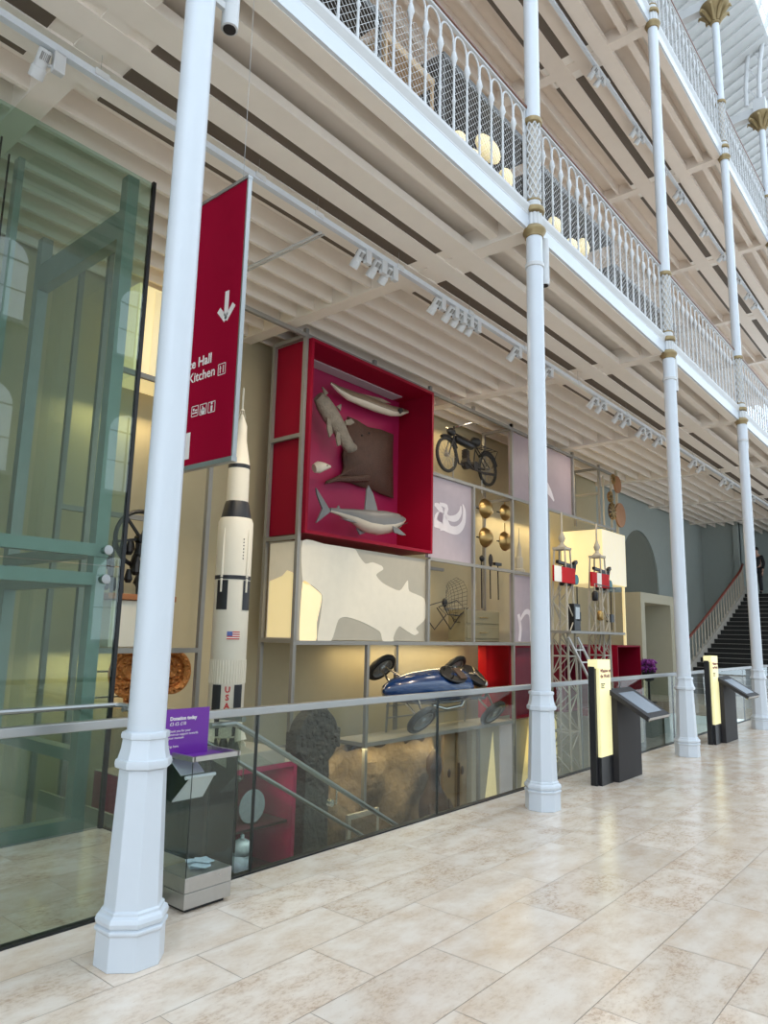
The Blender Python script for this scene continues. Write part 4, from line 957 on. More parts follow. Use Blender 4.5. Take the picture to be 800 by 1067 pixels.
def cabinet():
    x0, x1, y0, y1, z0, z1 = -4.0, -2.95, 4.2, 6.22, -1.7, 0.165
    r = thing('glass_cabinet', 'magenta framed glass cabinet of ceramics below the model rocket', 'cabinet', (x1, y0, z0))
    A = lambda n, m, *b: MB().box(b[0]-x1, b[1]-x1, b[2]-y0, b[3]-y0, b[4]-z0, b[5]-z0).build(n, m, r)
    t = 0.05
    A('top_panel', 'magenta', x0, x1, y0, y1, z1-0.06, z1-0.002); A('bottom_panel', 'magenta', x0, x1, y0, y1, z0, z0+t)
    A('side_panel', 'magenta', x0, x1, y0, y0+t, z0+t, z1-0.06); A('side_panel', 'magenta', x0, x1, y1-t, y1, z0+t, z1-0.06)
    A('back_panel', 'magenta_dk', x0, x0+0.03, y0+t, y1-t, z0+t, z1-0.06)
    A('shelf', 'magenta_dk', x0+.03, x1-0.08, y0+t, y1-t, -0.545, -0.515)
    A('glass_front', 'glass_clear', x1-0.02, x1-0.012, y0+t, y1-t, z0+t, z1-0.06)
    A('top_trim', 'stone_wall', x0, x1+0.0, y0, y1, z1-0.002, z1+0.003)
    def vase(label, y, z, prof, m='china', nm='vase', x=-3.25, cat='vase', group=None):
        v = thing(nm, label, cat, (x, y, z), group)
        MB().lathe(prof, 24).build('body', m, v, smooth=True); return v
    v = vase('tall white footed vase on the upper shelf of the magenta cabinet', 5.32, -0.515, [(0.001, 0), (0.09, 0.0), (0.05, 0.04), (0.06, 0.10), (0.14, 0.22), (0.15, 0.30), (0.09, 0.38), (0.12, 0.44), (0.11, 0.44), (0.001, 0.37)])
    p = thing('plate', 'blue and white plate standing on the upper shelf of the magenta cabinet', 'plate', (-3.2, 5.75, -0.515))
    MB().lathe([(0.001, 0.0), (0.10, 0.0), (0.12, 0.02), (0.19, 0.04), (0.19, 0.05), (0.12, 0.03), (0.001, 0.015)], 32, axis='x', c=(-0.03, 0, 0.19)).build('dish', 'china', p, smooth=True)
    MB().box(-0.06, 0.06, -0.06, 0.06, 0, 0.012).build('stand', 'black_metal', p)
    v = vase('pale glass lidded jar on the lower shelf of the magenta cabinet', 5.68, -1.05, [(0.001, 0), (0.10, 0), (0.12, 0.04), (0.13, 0.14), (0.10, 0.2), (0.11, 0.21), (0.12, 0.27), (0.08, 0.35), (0.02, 0.38), (0.025, 0.41), (0.001, 0.43)], nm='lidded_jar', cat='jar')
    v = vase('small pale bowl on a stem on the lower shelf of the magenta cabinet', 5.25, -1.05, [(0.001, 0), (0.07, 0), (0.02, 0.03), (0.02, 0.10), (0.12, 0.16), (0.14, 0.22), (0.13, 0.22), (0.03, 0.15), (0.015, 0.25), (0.02, 0.32), (0.001, 0.33)], nm='stem_bowl', cat='bowl')
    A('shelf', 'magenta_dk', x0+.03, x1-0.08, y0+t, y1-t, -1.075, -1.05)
cabinet()

def cross_slab():
    r = thing('carved_stone', 'dark carved round-headed standing stone seen through the glass balustrade', 'carved stone', (-3.2, 6.67, -3.2))
    cy = lambda u, v: P2(u, v, -3.2)
    c = cy(328, 768)
    out = []
    R0 = 0.36
    sh = [(318, 735), (336, 735), (337, 739)]
    for k in range(0, 181, 10):
        t = math.radians(80-k*0.9); out.append((c[0]+R0*0.98*math.cos(t), c[1]+R0*math.sin(t)))
    hw = 0.21
    pts = [(6.67-0.13, c[1]+R0+0.02), (6.67+0.13, c[1]+R0+0.02)]
    pts = [(c[0]-0.14, c[1]+R0+0.05), (c[0]+0.14, c[1]+R0+0.05)]+[(c[0]+R0*math.cos(math.radians(a)), c[1]+R0*math.sin(math.radians(a))) for a in range(66, 8, -8)]+[(c[0]+R0+0.04, c[1]+0.10), (c[0]+R0+0.04, c[1]-0.16)]+[(c[0]+R0*math.cos(math.radians(a)), c[1]+R0*math.sin(math.radians(a))) for a in range(-24, -58, -8)]+[(c[0]+hw, c[1]-0.42), (c[0]+hw+0.03, -3.2), (c[0]-hw-0.05, -3.2), (c[0]-hw, c[1]-0.42)]+[(c[0]+R0*math.cos(math.radians(a)), c[1]+R0*math.sin(math.radians(a))) for a in range(236, 200, -8)]+[(c[0]-R0-0.04, c[1]-0.16), (c[0]-R0-0.04, c[1]+0.10)]+[(c[0]+R0*math.cos(math.radians(a)), c[1]+R0*math.sin(math.radians(a))) for a in range(172, 112, -8)]
    MB().prism([(a-6.67, b+3.2) for a, b in pts], 'x', -0.12, 0.08).build('slab', 'dark_stone', r, bevel=0.02)
    rnd = random.Random(5); m = MB()
    for k in range(60):
        a, q = rnd.uniform(0, 2*PI), R0*0.93*math.sqrt(rnd.random()); m.ball((0.08, c[0]-6.67+q*math.cos(a), c[1]+3.2+q*math.sin(a)), 0.02, rnd.uniform(0.02, 0.05), rnd.uniform(0.02, 0.05), 8, 5)
    m.build('carved_bosses', 'dark_stone', r, smooth=True)
cross_slab()

def car():
    th = math.radians(42)
    r = thing('racing_car', 'blue vintage single-seater racing car banked on the display shelf', 'racing car', (-4.3, 11.07, 0.68), rot=(math.radians(-1.5), th, 0))
    # local: y forward is -y (nose), z up
    st = [(-1.70, 0.03, 0.03, 0.04), (-1.62, 0.12, 0.12, 0.04), (-1.40, 0.21, 0.19, 0.05), (-1.0, 0.29, 0.25, 0.08), (-0.5, 0.34, 0.28, 0.10), (0.0, 0.36, 0.29, 0.12), (0.35, 0.35, 0.28, 0.13), (0.55, 0.33, 0.27, 0.13)]
    rings = [[(w*math.cos(t), y, zc+h*math.sin(t)) for t in [2*PI*k/24 for k in range(24)]] for y, w, h, zc in st]
    MB().rings(rings).build('body', 'car_blue', r, smooth=True)
    MB().lathe([(0.001, 0), (0.24, 0.0), (0.245, 0.012), (0.001, 0.012)], 28).xf(Matrix.Translation((0, 0.02, 0.395)) @ Matrix.Scale(1.55, 4, (0, 1, 0)) @ Matrix.Scale(0.85, 4, (1, 0, 0))).build('cockpit', 'black', r)
    ck = MB().tube([(0.20*math.cos(t), 0.02+0.36*math.sin(t), 0.405) for t in [2*PI*k/28 for k in range(28)]], 0.018, 8, closed=True).build('cockpit_rim', 'black_metal', r, smooth=True)
    MB().box(-0.14, 0.14, 0.12, 0.34, 0.395, 0.44).build('seat', 'dark_wood', r, bevel=0.02)
    MB().tube([(0.12*math.cos(t), -0.17, 0.45+0.09*math.sin(t)) for t in [2*PI*k/20 for k in range(20)]], 0.012, 6, closed=True).build('steering_wheel', 'black_metal', r, smooth=True)
    # engine bay
    e = MB().box(-0.2, 0.2, 0.6, 1.25, -0.05, 0.12).build('engine', 'bronze', r, bevel=0.02)
    MB().lathe([(0.24, 0), (0.27, 0.02), (0.27, 0.09), (0.24, 0.1), (0.05, 0.1), (0.05, 0)], 28).xf(Matrix.Translation((0.0, 0.78, 0.30))).build('cooling_drum', 'black_metal', e, smooth=True)
    for k in range(3):
        t = 2*PI*k/3+0.5; MB().bar((0, 0.78, 0.41), (0.22*math.cos(t), 0.78+0.22*math.sin(t), 0.41), 0.04, 0.02).build('drum_spoke', 'chrome', e)
    MB().lathe([(0.05, 0.4), (0.06, 0.43), (0.001, 0.44)], 14, c=(0, 0.78, 0)).build('drum_hub', 'chrome', e, smooth=True)
    for x in (-0.12, 0.12): MB().lathe([(0.08, 0.1), (0.09, 0.12), (0.09, 0.3), (0.05, 0.34)], 14, c=(x, 1.1, 0)).build('cylinder', 'chrome', e, smooth=True)
    MB().tube([(0.25, 0.5, 0.1), (0.38, 0.3, -0.02), (0.4, -0.2, -0.05), (0.3, -0.5, -0.05)], 0.03, 8).build('exhaust_pipe', 'chrome', r, smooth=True)
    for s in (-1, 1): MB().tube([(s*0.22, 0.5, 0.0), (s*0.24, 1.3, -0.02), (s*0.16, 1.45, 0.1)], 0.03, 8).build('chassis_tube', 'black_metal', r, smooth=True)
    wp = None
    for y in (-1.17, 1.17):
        for s in (-1, 1):
            c = (s*0.615, y, -0.02)
            MB().bar((s*0.25, y-0.12, 0.0), (s*0.56, y, -0.05), 0.03).build('suspension_arm', 'chrome', r); MB().bar((s*0.25, y+0.12, 0.1), (s*0.56, y, 0.06), 0.03).build('suspension_arm', 'chrome', r)
            if wp is None:
                w = MB().tube([(0, 0.245*math.cos(t), 0.245*math.sin(t)) for t in [2*PI*k/32 for k in range(32)]], 0.055, 10, closed=True).build('wheel', 'rubber', r, smooth=True)
                MB().lathe([(0.19, -0.04), (0.205, -0.045), (0.205, 0.045), (0.19, 0.04), (0.185, 0.0)], 28, axis='x').build('rim', 'steel', w, smooth=True)
                sp_ = MB()
                for k in range(20):
                    t = 2*PI*k/20; sp_.bar((0.03*(-1)**k, 0.05*math.cos(t+.3), 0.05*math.sin(t+.3)), (0, 0.19*math.cos(t), 0.19*math.sin(t)), 0.007)
                sp_.lathe([(0.05, -0.05), (0.06, -0.03), (0.06, 0.03), (0.05, 0.05)], 14, axis='x').build('spokes', 'steel', w)
                wp = w
            else: w = copy_tree(wp, r)
            w.location = c
    # cradle posts carrying the car
    cr = thing('car_cradle', 'grey tubular cradle propping up the banked blue car', 'cradle', (-4.45, 11.07, 0.0))
    for y in (-1.25, 1.2):
        MB().bar((-0.1, y, 0.01), (-0.05, y, 0.75), 0.03).build('prop', 'grid', cr)
    MB().bar((-0.1, -1.25, 0.25), (-0.1, 1.2, 0.25), 0.025).bar((-0.1, -1.25, 0.45), (-0.1, 1.2, 0.45), 0.025).build('cross_rail', 'grid', cr)
car()
sh = struct(MB().box(-4.7, -3.98, 8.69, 13.2, -0.045, 0.005), 'display_shelf', 'stone_wall'); tag(sh, 'pale shelf under the banked blue car', 'shelf', kind='thing')

def motorcycle():
    X = -4.35
    r = thing('motorcycle', 'black vintage motorcycle on the top shelf of the display wall', 'motorcycle', (X, 12.05, 5.24))
    R_ = 0.33; F, B_ = (0, -0.74, 0.0), (0, 0.78, -0.02)
    wp = None
    for nm, c in (('front', F), ('rear', B_)):
        if wp is None:
            w = MB().tube([(0, R_*math.cos(t), R_*math.sin(t)) for t in [2*PI*k/36 for k in range(36)]], 0.035, 8, closed=True).build('wheel', 'rubber', r, smooth=True)
            sp_ = MB()
            for k in range(24):
                t = 2*PI*k/24; sp_.bar((0.03*(-1)**k, 0.03*math.cos(t+.6), 0.03*math.sin(t+.6)), (0, R_*math.cos(t), R_*math.sin(t)), 0.005)
            sp_.lathe([(0.035, -0.05), (0.045, -0.03), (0.045, 0.03), (0.035, 0.05)], 12, axis='x').build('spokes', 'grid', w)
            wp = w
        else: w = copy_tree(wp, r)
        w.location = c
        MB().tube([(0, c[1]+0.385*math.cos(t), c[2]+0.385*math.sin(t)) for t in [math.radians(a) for a in (range(30, 125, 10) if nm == 'front' else range(20, 150, 10))]], 0.035, 6).build('mudguard', 'black_metal', r, smooth=True)
    fr = MB()
    for s in (-0.05, 0.05):
        fr.tube([(s, -0.74, 0), (s, -0.60, 0.33), (s*0.6, -0.50, 0.52)], 0.016, 6); fr.tube([(s, 0.78, -0.02), (s, 0.25, -0.08)], 0.014, 6); fr.tube([(s, 0.78, 0), (s*0.5, 0.3, 0.36)], 0.012, 6)
    fr.tube([(0, -0.49, 0.50), (0, 0.0, 0.47), (0, 0.38, 0.36)], 0.018, 6).tube([(0, -0.5, 0.42), (0, -0.32, -0.1), (0, 0.25, -0.12)], 0.018, 6).tube([(0, 0.3, 0.38), (0, 0.22, -0.1)], 0.016, 6)
    fr.build('frame', 'black_metal', r, smooth=True)
    MB().tube([(0, -0.46, 0.40), (0, -0.40, 0.40), (0, 0.15, 0.36), (0, 0.22, 0.34)], [0.05, 0.085, 0.085, 0.03], 12).build('fuel_tank', 'black_metal', r, smooth=True)
    en = MB().lathe([(0.10, -0.06), (0.12, -0.05), (0.12, 0.05), (0.10, 0.06)], 18, axis='x', c=(0, -0.05, -0.05)).build('engine', 'charcoal', r, smooth=True)
    cy_ = MB()
    for k in range(6): cy_.box(-0.06, 0.06, -0.13, 0.0, 0.06+0.03*k, 0.075+0.03*k)
    cy_.box(-0.04, 0.04, -0.1, -0.03, 0.03, 0.25).build('cylinder', 'charcoal', en)
    MB().lathe([(0.09, -0.02), (0.09, 0.07)], 16, axis='x', c=(0.02, 0.2, -0.05)).build('gearbox', 'charcoal', r)
    MB().tube([(0.08, -0.1, 0.1), (0.1, -0.2, -0.05), (0.1, 0.1, -0.16), (0.1, 0.55, -0.16), (0.1, 0.95, -0.12)], [0.018, 0.018, 0.018, 0.03, 0.03], 8).build('exhaust_pipe', 'charcoal', r, smooth=True)
    MB().tube([(0, 0.12, 0.46), (0, 0.22, 0.50), (0, 0.36, 0.49), (0, 0.46, 0.53)], [0.03, 0.08, 0.10, 0.04], 10).build('saddle', 'rubber', r, smooth=True)
    rk = MB()
    for s in (-0.09, 0.09): rk.tube([(s, 0.42, 0.42), (s, 1.05, 0.42), (s, 0.82, 0.0)], 0.010, 5)
    for y in (0.55, 0.7, 0.85, 1.0): rk.bar((-0.09, y, 0.42), (0.09, y, 0.42), 0.016)
    rk.build('luggage_rack', 'black_metal', r)
    MB().tube([(0.36, -0.18, 0.70), (0.30, -0.34, 0.70), (0.12, -0.47, 0.63), (0, -0.5, 0.60), (-0.12, -0.47, 0.63), (-0.30, -0.34, 0.70), (-0.36, -0.18, 0.70)], 0.013, 6).build('handlebar', 'chrome', r, smooth=True)
    MB().lathe([(0.03, -0.1), (0.08, -0.02), (0.085, 0.05), (0.08, 0.06)], 14, axis='y', c=(0, -0.62, 0.5)).xf(Matrix.Identity(4)).build('headlamp', 'black_metal', r, smooth=True)
    MB().lathe([(0.02, 0), (0.02, 0.14)], 10, c=(0, -0.5, 0.5)).build('steering_head', 'black_metal', r)
    for y, zt in ((-0.52, -0.02), (0.55, -0.1)):
        MB().tube([(0.0, y, zt), (0.0, y, -0.575)], 0.012, 6).build('support_rod', 'steel', r)
motorcycle()
def butterfly():
    X = -4.35
    q = lambda a, b: P2(440+a/5.62, 490+b/5.616, X)
    c = q(140, 770); r = thing('wire_chair', 'folded black wire chair with a curved mesh back below the lilac light box', 'chair', (X, c[0], c[1]))
    g = lambda a, b, dx=0: (dx, q(a, b)[0]-c[0], q(a, b)[1]-c[1])
    for line in ([(35, 880), (65, 932), (130, 845), (80, 800), (180, 762), (247, 805), (160, 930), (75, 805)], [(35, 792), (110, 768), (140, 845), (205, 850), (247, 805)]):
        MB().tube([g(a, b, 0.02*k % 0.1) for k, (a, b) in enumerate(line)], 0.011, 6).build('leg_frame', 'black_metal', r, smooth=True)
    m = MB()
    L_ = lambda t: (148+95*math.sin(t*PI)**1.2 if False else 0)
    left = [(150, 690), (138, 720), (135, 760), (140, 800), (165, 850), (205, 890)]; right = [(200, 628), (240, 650), (262, 700), (262, 770), (255, 830), (225, 890)]
    def S(pl, t): k = min(int(t*5), 4); f = t*5-k; return (pl[k][0]*(1-f)+pl[k+1][0]*f, pl[k][1]*(1-f)+pl[k+1][1]*f)
    for i in range(15):
        a, b = S(left, i/14), S(right, i/14); m.tube([g(*a, 0.0), g((a[0]+b[0])/2, (a[1]+b[1])/2, -0.12), g(*b, 0.0)], 0.004, 4)
    for j in range(9):
        f = j/8; m.tube([g(S(left, t)[0]*(1-f)+S(right, t)[0]*f, S(left, t)[1]*(1-f)+S(right, t)[1]*f, -0.12*4*f*(1-f)) for t in [k/10 for k in range(11)]], 0.004, 4)
    m.build('mesh_back', 'black_metal', r)
    MB().ball(g(130, 775), 0.05, 0.06, 0.09).build('pivot', 'black_metal', r, smooth=True)
butterfly()
# brass bowls on rods, tools, chest
for k, (u, v, l) in enumerate([(505.5, 530, 'upper left of the four brass domes beside the lilac light box'), (526, 534, 'upper right of the four brass domes beside the lilac light box'), (505.5, 560, 'lower left of the four brass domes beside the lilac light box'), (526, 564, 'lower right of the four brass domes beside the lilac light box')]):
    p = at(u, v, 0, -4.3)
    r = thing('brass_dome', l, 'brass dome', tuple(p), 'four brass domes')
    sc_ = 1.2 if k != 1 else 1.05
    MB().lathe([(0.001, 0.13), (0.06, 0.125), (0.12, 0.09), (0.165, 0.03), (0.18, 0.0), (0.175, -0.02), (0.001, -0.02)], 28, axis='x').xf(Matrix.Scale(sc_, 4)).build('dome', 'brass', r, smooth=True)
    MB().tube([(0.0, -0.28, -0.02), (0.0, 0.3, -0.02)], 0.014, 6).xf(Matrix.Translation((-0.03, 0, 0))).build('rod', 'black_metal', r)
    if k % 2: MB().tube([(0, 0, 0.18), (0, 0, 0.36)] if k == 1 else [(0, 0, 0.18), (0, 0, 0.4)], 0.012, 6).build('hanger', 'brass', r)
for k, (u, v0, v1, l) in enumerate([(501.3, 583, 634, 'round-headed iron ladle, leftmost of three hanging tools under the brass domes'), (510.3, 584, 624, 'pierced iron skimmer, middle of three hanging tools under the brass domes'), (518.5, 588, 625, 'hammer-headed iron tool, rightmost of three hanging tools under the brass domes')]):
    a, b = at(u, v0, 0, -4.35), at(u+0.5, v1, 0, -4.35)
    r = thing('kitchen_tool', l, 'tool', tuple(a)); h = b.z-a.z
    MB().tube([(0, 0, 0), (0, 0.02, h)], 0.014, 6).build('handle', 'black_metal', r)
    if k == 0: MB().ball((0.02, 0, 0.02), 0.05, 0.07, 0.07).build('bowl', 'black_metal', r, smooth=True)
    elif k == 1: MB().ball((0.02, 0, 0.0), 0.03, 0.08, 0.14).build('skimmer_head', 'charcoal', r, smooth=True)
    else: MB().bar((0, -0.15, -0.0), (0, 0.12, 0.0), 0.06).build('hammer_head', 'black_metal', r)
def chest():
    r = thing('wooden_chest', 'low olive chest of two drawers under the hanging tools', 'chest', (-4.25, 11.82, 1.575))
    MB().box(-0.4, 0, 0, 1.3, 0, 0.62).build('body', 'olive', r, bevel=0.01)
    for z in (0.06, 0.36):
        d = MB().box(0.001, 0.015, 0.05, 1.25, z, z+0.24).build('drawer', 'olive', r, bevel=0.004)
        MB().tube([(0.02, 0.5, z+0.12), (0.04, 0.52, z+0.12), (0.04, 0.78, z+0.12), (0.02, 0.8, z+0.12)], 0.008, 6).build('handle', 'brass', d)
M['olive'] = mat('olive', (0.22, 0.19, 0.11), 0.6)
chest()
def spire():
    p = at(541, 595, 0, -4.35)
    r = thing('model_spire', 'small grey model spire in the narrow bay left of the second column', 'model', (-4.35, p.y, 3.075))
    MB().lathe([(0.13, 0), (0.13, 0.1), (0.09, 0.12), (0.09, 0.35), (0.06, 0.4), (0.05, 0.6), (0.02, 0.7), (0.004, 1.05)], 8).build('tower', 'lit_grey', r)
spire()
# left bay: engine with flywheel, gilt dishes
def engine():
    p = at(152, 565, 0, -4.3)
    r = thing('model_engine', 'dark model beam engine with a spoked flywheel behind the nearest column', 'model engine', (-4.3, p.y-0.12, 2.02))
    c = (0, 0.05, 0.76)
    MB().tube([(c[0], c[1]+0.34*math.cos(t), c[2]+0.34*math.sin(t)) for t in [2*PI*k/36 for k in range(36)]], 0.028, 8, closed=True).build('flywheel', 'black_metal', r, smooth=True)
    s_ = MB()
    for k in range(6):
        t = 2*PI*k/6+0.2; s_.bar(c, (0, c[1]+0.33*math.cos(t), c[2]+0.33*math.sin(t)), 0.03)
    s_.lathe([(0.06, -0.06), (0.06, 0.06)], 14, axis='x', c=c).build('flywheel_spokes', 'black_metal', r)
    rnd = random.Random(2); f = MB()
    for k in range(26):
        y, z = rnd.uniform(-0.36, 0.3), rnd.uniform(0.1, 0.6); f.lathe([(0.03, 0), (rnd.uniform(0.03, 0.07), 0.04), (0.025, 0.16)], 10, c=(rnd.uniform(-0.15, 0.15), y, z))
    for y in (-0.34, -0.2, 0.0, 0.2, 0.33): f.bar((0.1, y, 0.06), (0.0, y*0.9, 0.7), 0.025)
    f.build('valve_gear', 'black_metal', r)
    MB().box(-0.25, 0.25, -0.45, 0.45, 0, 0.07).build('base', 'orange_wood', r, bevel=0.01)
    b = thing('support_block', 'pale block and red cylinder under the model engine', 'stand', (-4.3, p.y, 1.475))
    MB().box(-0.25, 0.2, -0.5, 0.28, 0, 0.54).build('body', 'rocket_white', b, bevel=0.01)
    MB().lathe([(0.06, 0), (0.075, 0.05), (0.075, 0.42), (0.06, 0.5)], 14, c=(0.27, 0.2, 0.03)).build('cylinder', 'red_dark', b, smooth=True)
engine()
for k, (u, v, rad, l) in enumerate([(135, 701, 0.30, 'large embossed copper dish left of the nearest column'), (178, 700, 0.27, 'embossed copper dish showing right of the nearest column'), (140, 728, 0.17, 'smaller copper dish below the large one, left of the nearest column')]):
    p = at(u, v, 0, -4.3)
    r = thing('copper_dish', l, 'dish', tuple(p), 'embossed copper dishes')
    MB().lathe([(0.001, 0.015), (rad*0.25, 0.03), (rad*0.35, 0.0), (rad*0.66, 0.0), (rad*0.7, 0.03), (rad*0.75, 0.04), (rad*0.97, 0.05), (rad, 0.045), (rad*0.98, 0.03), (rad*0.6, -0.02), (0.001, -0.02)], 40, axis='x').build('dish', 'copper', r, smooth=True)
    em = MB()
    for q in range(18):
        t = 2*PI*q/18; em.ball((0.045, rad*0.86*math.cos(t), rad*0.86*math.sin(t)), 0.012, rad*0.07, rad*0.07, 8, 5)
    for q in range(9):
        t = 2*PI*q/9; em.ball((0.012, rad*0.48*math.cos(t), rad*0.48*math.sin(t)), 0.02, rad*0.1, rad*0.09, 8, 5)
    em.build('embossing', 'copper', r, smooth=True)
    MB().tube([(-0.03, 0, 0), (-0.39 if k < 2 else -0.39, 0, 0)], 0.01, 6).build('bracket', 'black_metal', r)
    MB().tube([(-0.39, -0.3, 0), (-0.39, 0.3, 0)], 0.012, 6).build('bar', 'black_metal', r)

# railway signals
def signal(y, label, zarm, x=-3.2):
    r = thing('semaphore_signal', label, 'signal', (x, y, -3.2), 'pair of railway signal masts')
    z0 = 3.2
    m = MB(); w0, w1 = 0.26, 0.15; zt = 2.82+z0; L = []
    for sx in (-1, 1):
        for sy in (-1, 1): m.bar((sx*w0, sy*w0, 0), (sx*w1, sy*w1, zt), 0.035)
    n = 16
    for k in range(n):
        a, b = k*zt/n, (k+1)*zt/n; wa, wb = w0+(w1-w0)*a/zt, w0+(w1-w0)*b/zt
        for s in (-1, 1):
            f = 1 if k % 2 else -1
            m.bar((s*wa, -f*wa, a), (s*wb, f*wb, b), 0.018); m.bar((-f*wa, s*wa, a), (f*wb, s*wb, b), 0.018)
        if k % 4 == 0:
            for s in (-1, 1): m.bar((-wa, s*wa, a), (wa, s*wa, a), 0.03); m.bar((s*wa, -wa, a), (s*wa, wa, a), 0.03)
    m.build('lattice_mast', 'wrought', r)
    l = MB(); zb = 3.13+z0
    for sx in (-1, 1):
        for sy in (-1, 1): l.bar((sx*0.15, sy*0.15, zt), (sx*0.12, sy*0.12, zb+0.42), 0.03)
    l.box(-0.15, 0.15, -0.15, 0.15, zb+0.40, zb+0.45).lathe([(0.13, zb+0.45), (0.05, zb+0.52), (0.04, zb+0.56), (0.06, zb+0.60), (0.075, zb+0.65), (0.06, zb+0.70), (0.03, zb+0.77), (0.022, zb+0.82), (0.018, zb+1.2), (0.004, zb+1.22)], 14)
    l.build('finial', 'wrought', r, smooth=True)
    d = zarm+z0
    a = MB().box(0.17, 0.21, -0.80, 0.16, d-0.16, d+0.16).build('signal_arm', 'red', r)
    MB().box(0.2105, 0.214, *((-0.80, -0.48) if y < 15 else (-0.52, -0.28)), d-0.16, d+0.16).build('white_stripe', 'paper', a)
    h = MB().bar((0.1, -0.45, d+0.27), (0.1, 0.3, d+0.22), 0.07).bar((0.1, 0.2, d-0.18), (0.12, 0.32, d+0.3), 0.08).bar((0.12, 0.3, d+0.28), (0.12, 0.42, d+0.34), 0.08).box(-0.1, 0.15, -0.2, 0.25, d+0.10, d+0.2).box(-0.05, 0.12, -0.05, 0.2, d-0.2, d+0.15)
    h.build('arm_mechanism', 'black_metal', r, bevel=0.01)
    MB().lathe([(0.11, 0.15), (0.11, 0.19)], 18, axis='x', c=(0, 0.27, d-0.06)).build('spectacle_glass', 'teal', r, smooth=True)
    MB().tube([(0.15, 0.36, d-0.2), (0.15, 0.36, d-1.1)], 0.014, 6).build('pull_rod', 'black_metal', r)
    lv = MB().box(0.08, 0.2, 0.22, 0.42, d-0.92, d-0.74).bar((0.14, 0.12, d-0.8), (0.14, 0.5, d-0.86), 0.04).build('crank', 'black_metal', r)
signal(13.95, 'nearer railway signal mast with a red arm, just right of the second column', 2.97)
signal(15.75, 'farther railway signal mast with a red and white arm, before the yellow light box', 2.98)
def platform():
    r = thing('signal_platform', 'narrow grey platform bracketed between the two signal masts', 'platform', (-3.05, 14.9, 1.78))
    MB().box(-0.25, 0.3, -1.55, 1.25, 0, 0.05).build('deck', 'grid', r)
    for y in (-1.3, 0.6, 1.1): MB().bar((0.0, y, 0), (0.0, y*0.75, -0.35), 0.03).build('bracket', 'wrought', r)
    MB().box(-0.12, 0.05, -0.85, -0.55, 0.05, 0.62).build('lever_box', 'black_metal', r, bevel=0.01)
    MB().box(0.051, 0.056, -0.80, -0.60, 0.30, 0.55).build('box_window', 'steel', r)
    for y in (0.1, 0.35, 1.15): MB().tube([(0.1, y, 0.05), (0.1, y, 1.1)], 0.012, 6).build('rod', 'wrought', r)
    MB().tube([(0.1, 0.1, 1.1), (0.1, 1.25, 1.05)], 0.012, 6).build('rod', 'black_metal', r)
    MB().lathe([(0.05, 0), (0.07, 0.03), (0.07, 0.17), (0.03, 0.22)], 14, c=(0.1, 0.35, 0.30)).build('signal_lamp', 'brass', r, smooth=True)
    MB().lathe([(0.05, 0), (0.07, 0.03), (0.07, 0.17), (0.03, 0.22)], 14, c=(0.1, 0.1, 0.72)).build('signal_lamp', 'black_metal', r, smooth=True)
platform()
def ladder():
    a0, a1 = at(592, 664, 0, -2.85), at(624, 728, 0, -2.75)
    r = thing('signal_ladder', 'leaning white ladder below the signal platform', 'ladder', tuple(a0))
    d = (a1-a0); d2 = d*2.4
    w = Vector((0, 0.42, 0.0)); m = MB()
    m.bar((0, 0, 0), d2, 0.04).bar(w, d2+w, 0.04); m.build('rails', 'white_iron', r)
    for k in range(1, 12): MB().bar(d2*(k/12), d2*(k/12)+w, 0.03).build('rung', 'white_iron', r)
ladder()
# red display cubes on the low row
def red_cube(label, y0, y1, z0, z1, m, x1=-4.0, x0=-4.7, openf=True):
    r = thing('display_cube', label, 'display cube', (x1, y0, z0)); t = 0.04; H, L = z1-z0, y1-y0
    MB().box(x0-x1, 0, 0, t, 0, H).build('side_panel', m, r); MB().box(x0-x1, 0, L-t, L, 0, H).build('side_panel', m, r)
    MB().box(x0-x1, 0, t, L-t, H-t, H).build('top_panel', m, r); MB().box(x0-x1, 0, t, L-t, 0, t).build('bottom_panel', m, r)
    MB().box(x0-x1, (x0-x1)+0.03 if openf else -0.02, t, L-t, t, H-t).build('back_panel', 'red_dark' if openf else m, r)
red_cube('plain red panel box right of the blue car', 12.97, 14.05, 0.02, 1.50, 'red', x1=-4.48, x0=-4.68, openf=False)
red_cube('dark red display cube just left of the second column', 13.32, 14.75, 0.02, 1.50, 'red_box', x0=-4.14)
red_cube('dark red display cube behind the second signal mast', 15.6, 16.9, 0.0, 1.52, 'red_dark')
red_cube('dark red open display cube at the far end of the display wall', 18.0, 19.6, -0.3, 1.52, 'red_box', x1=-3.7)
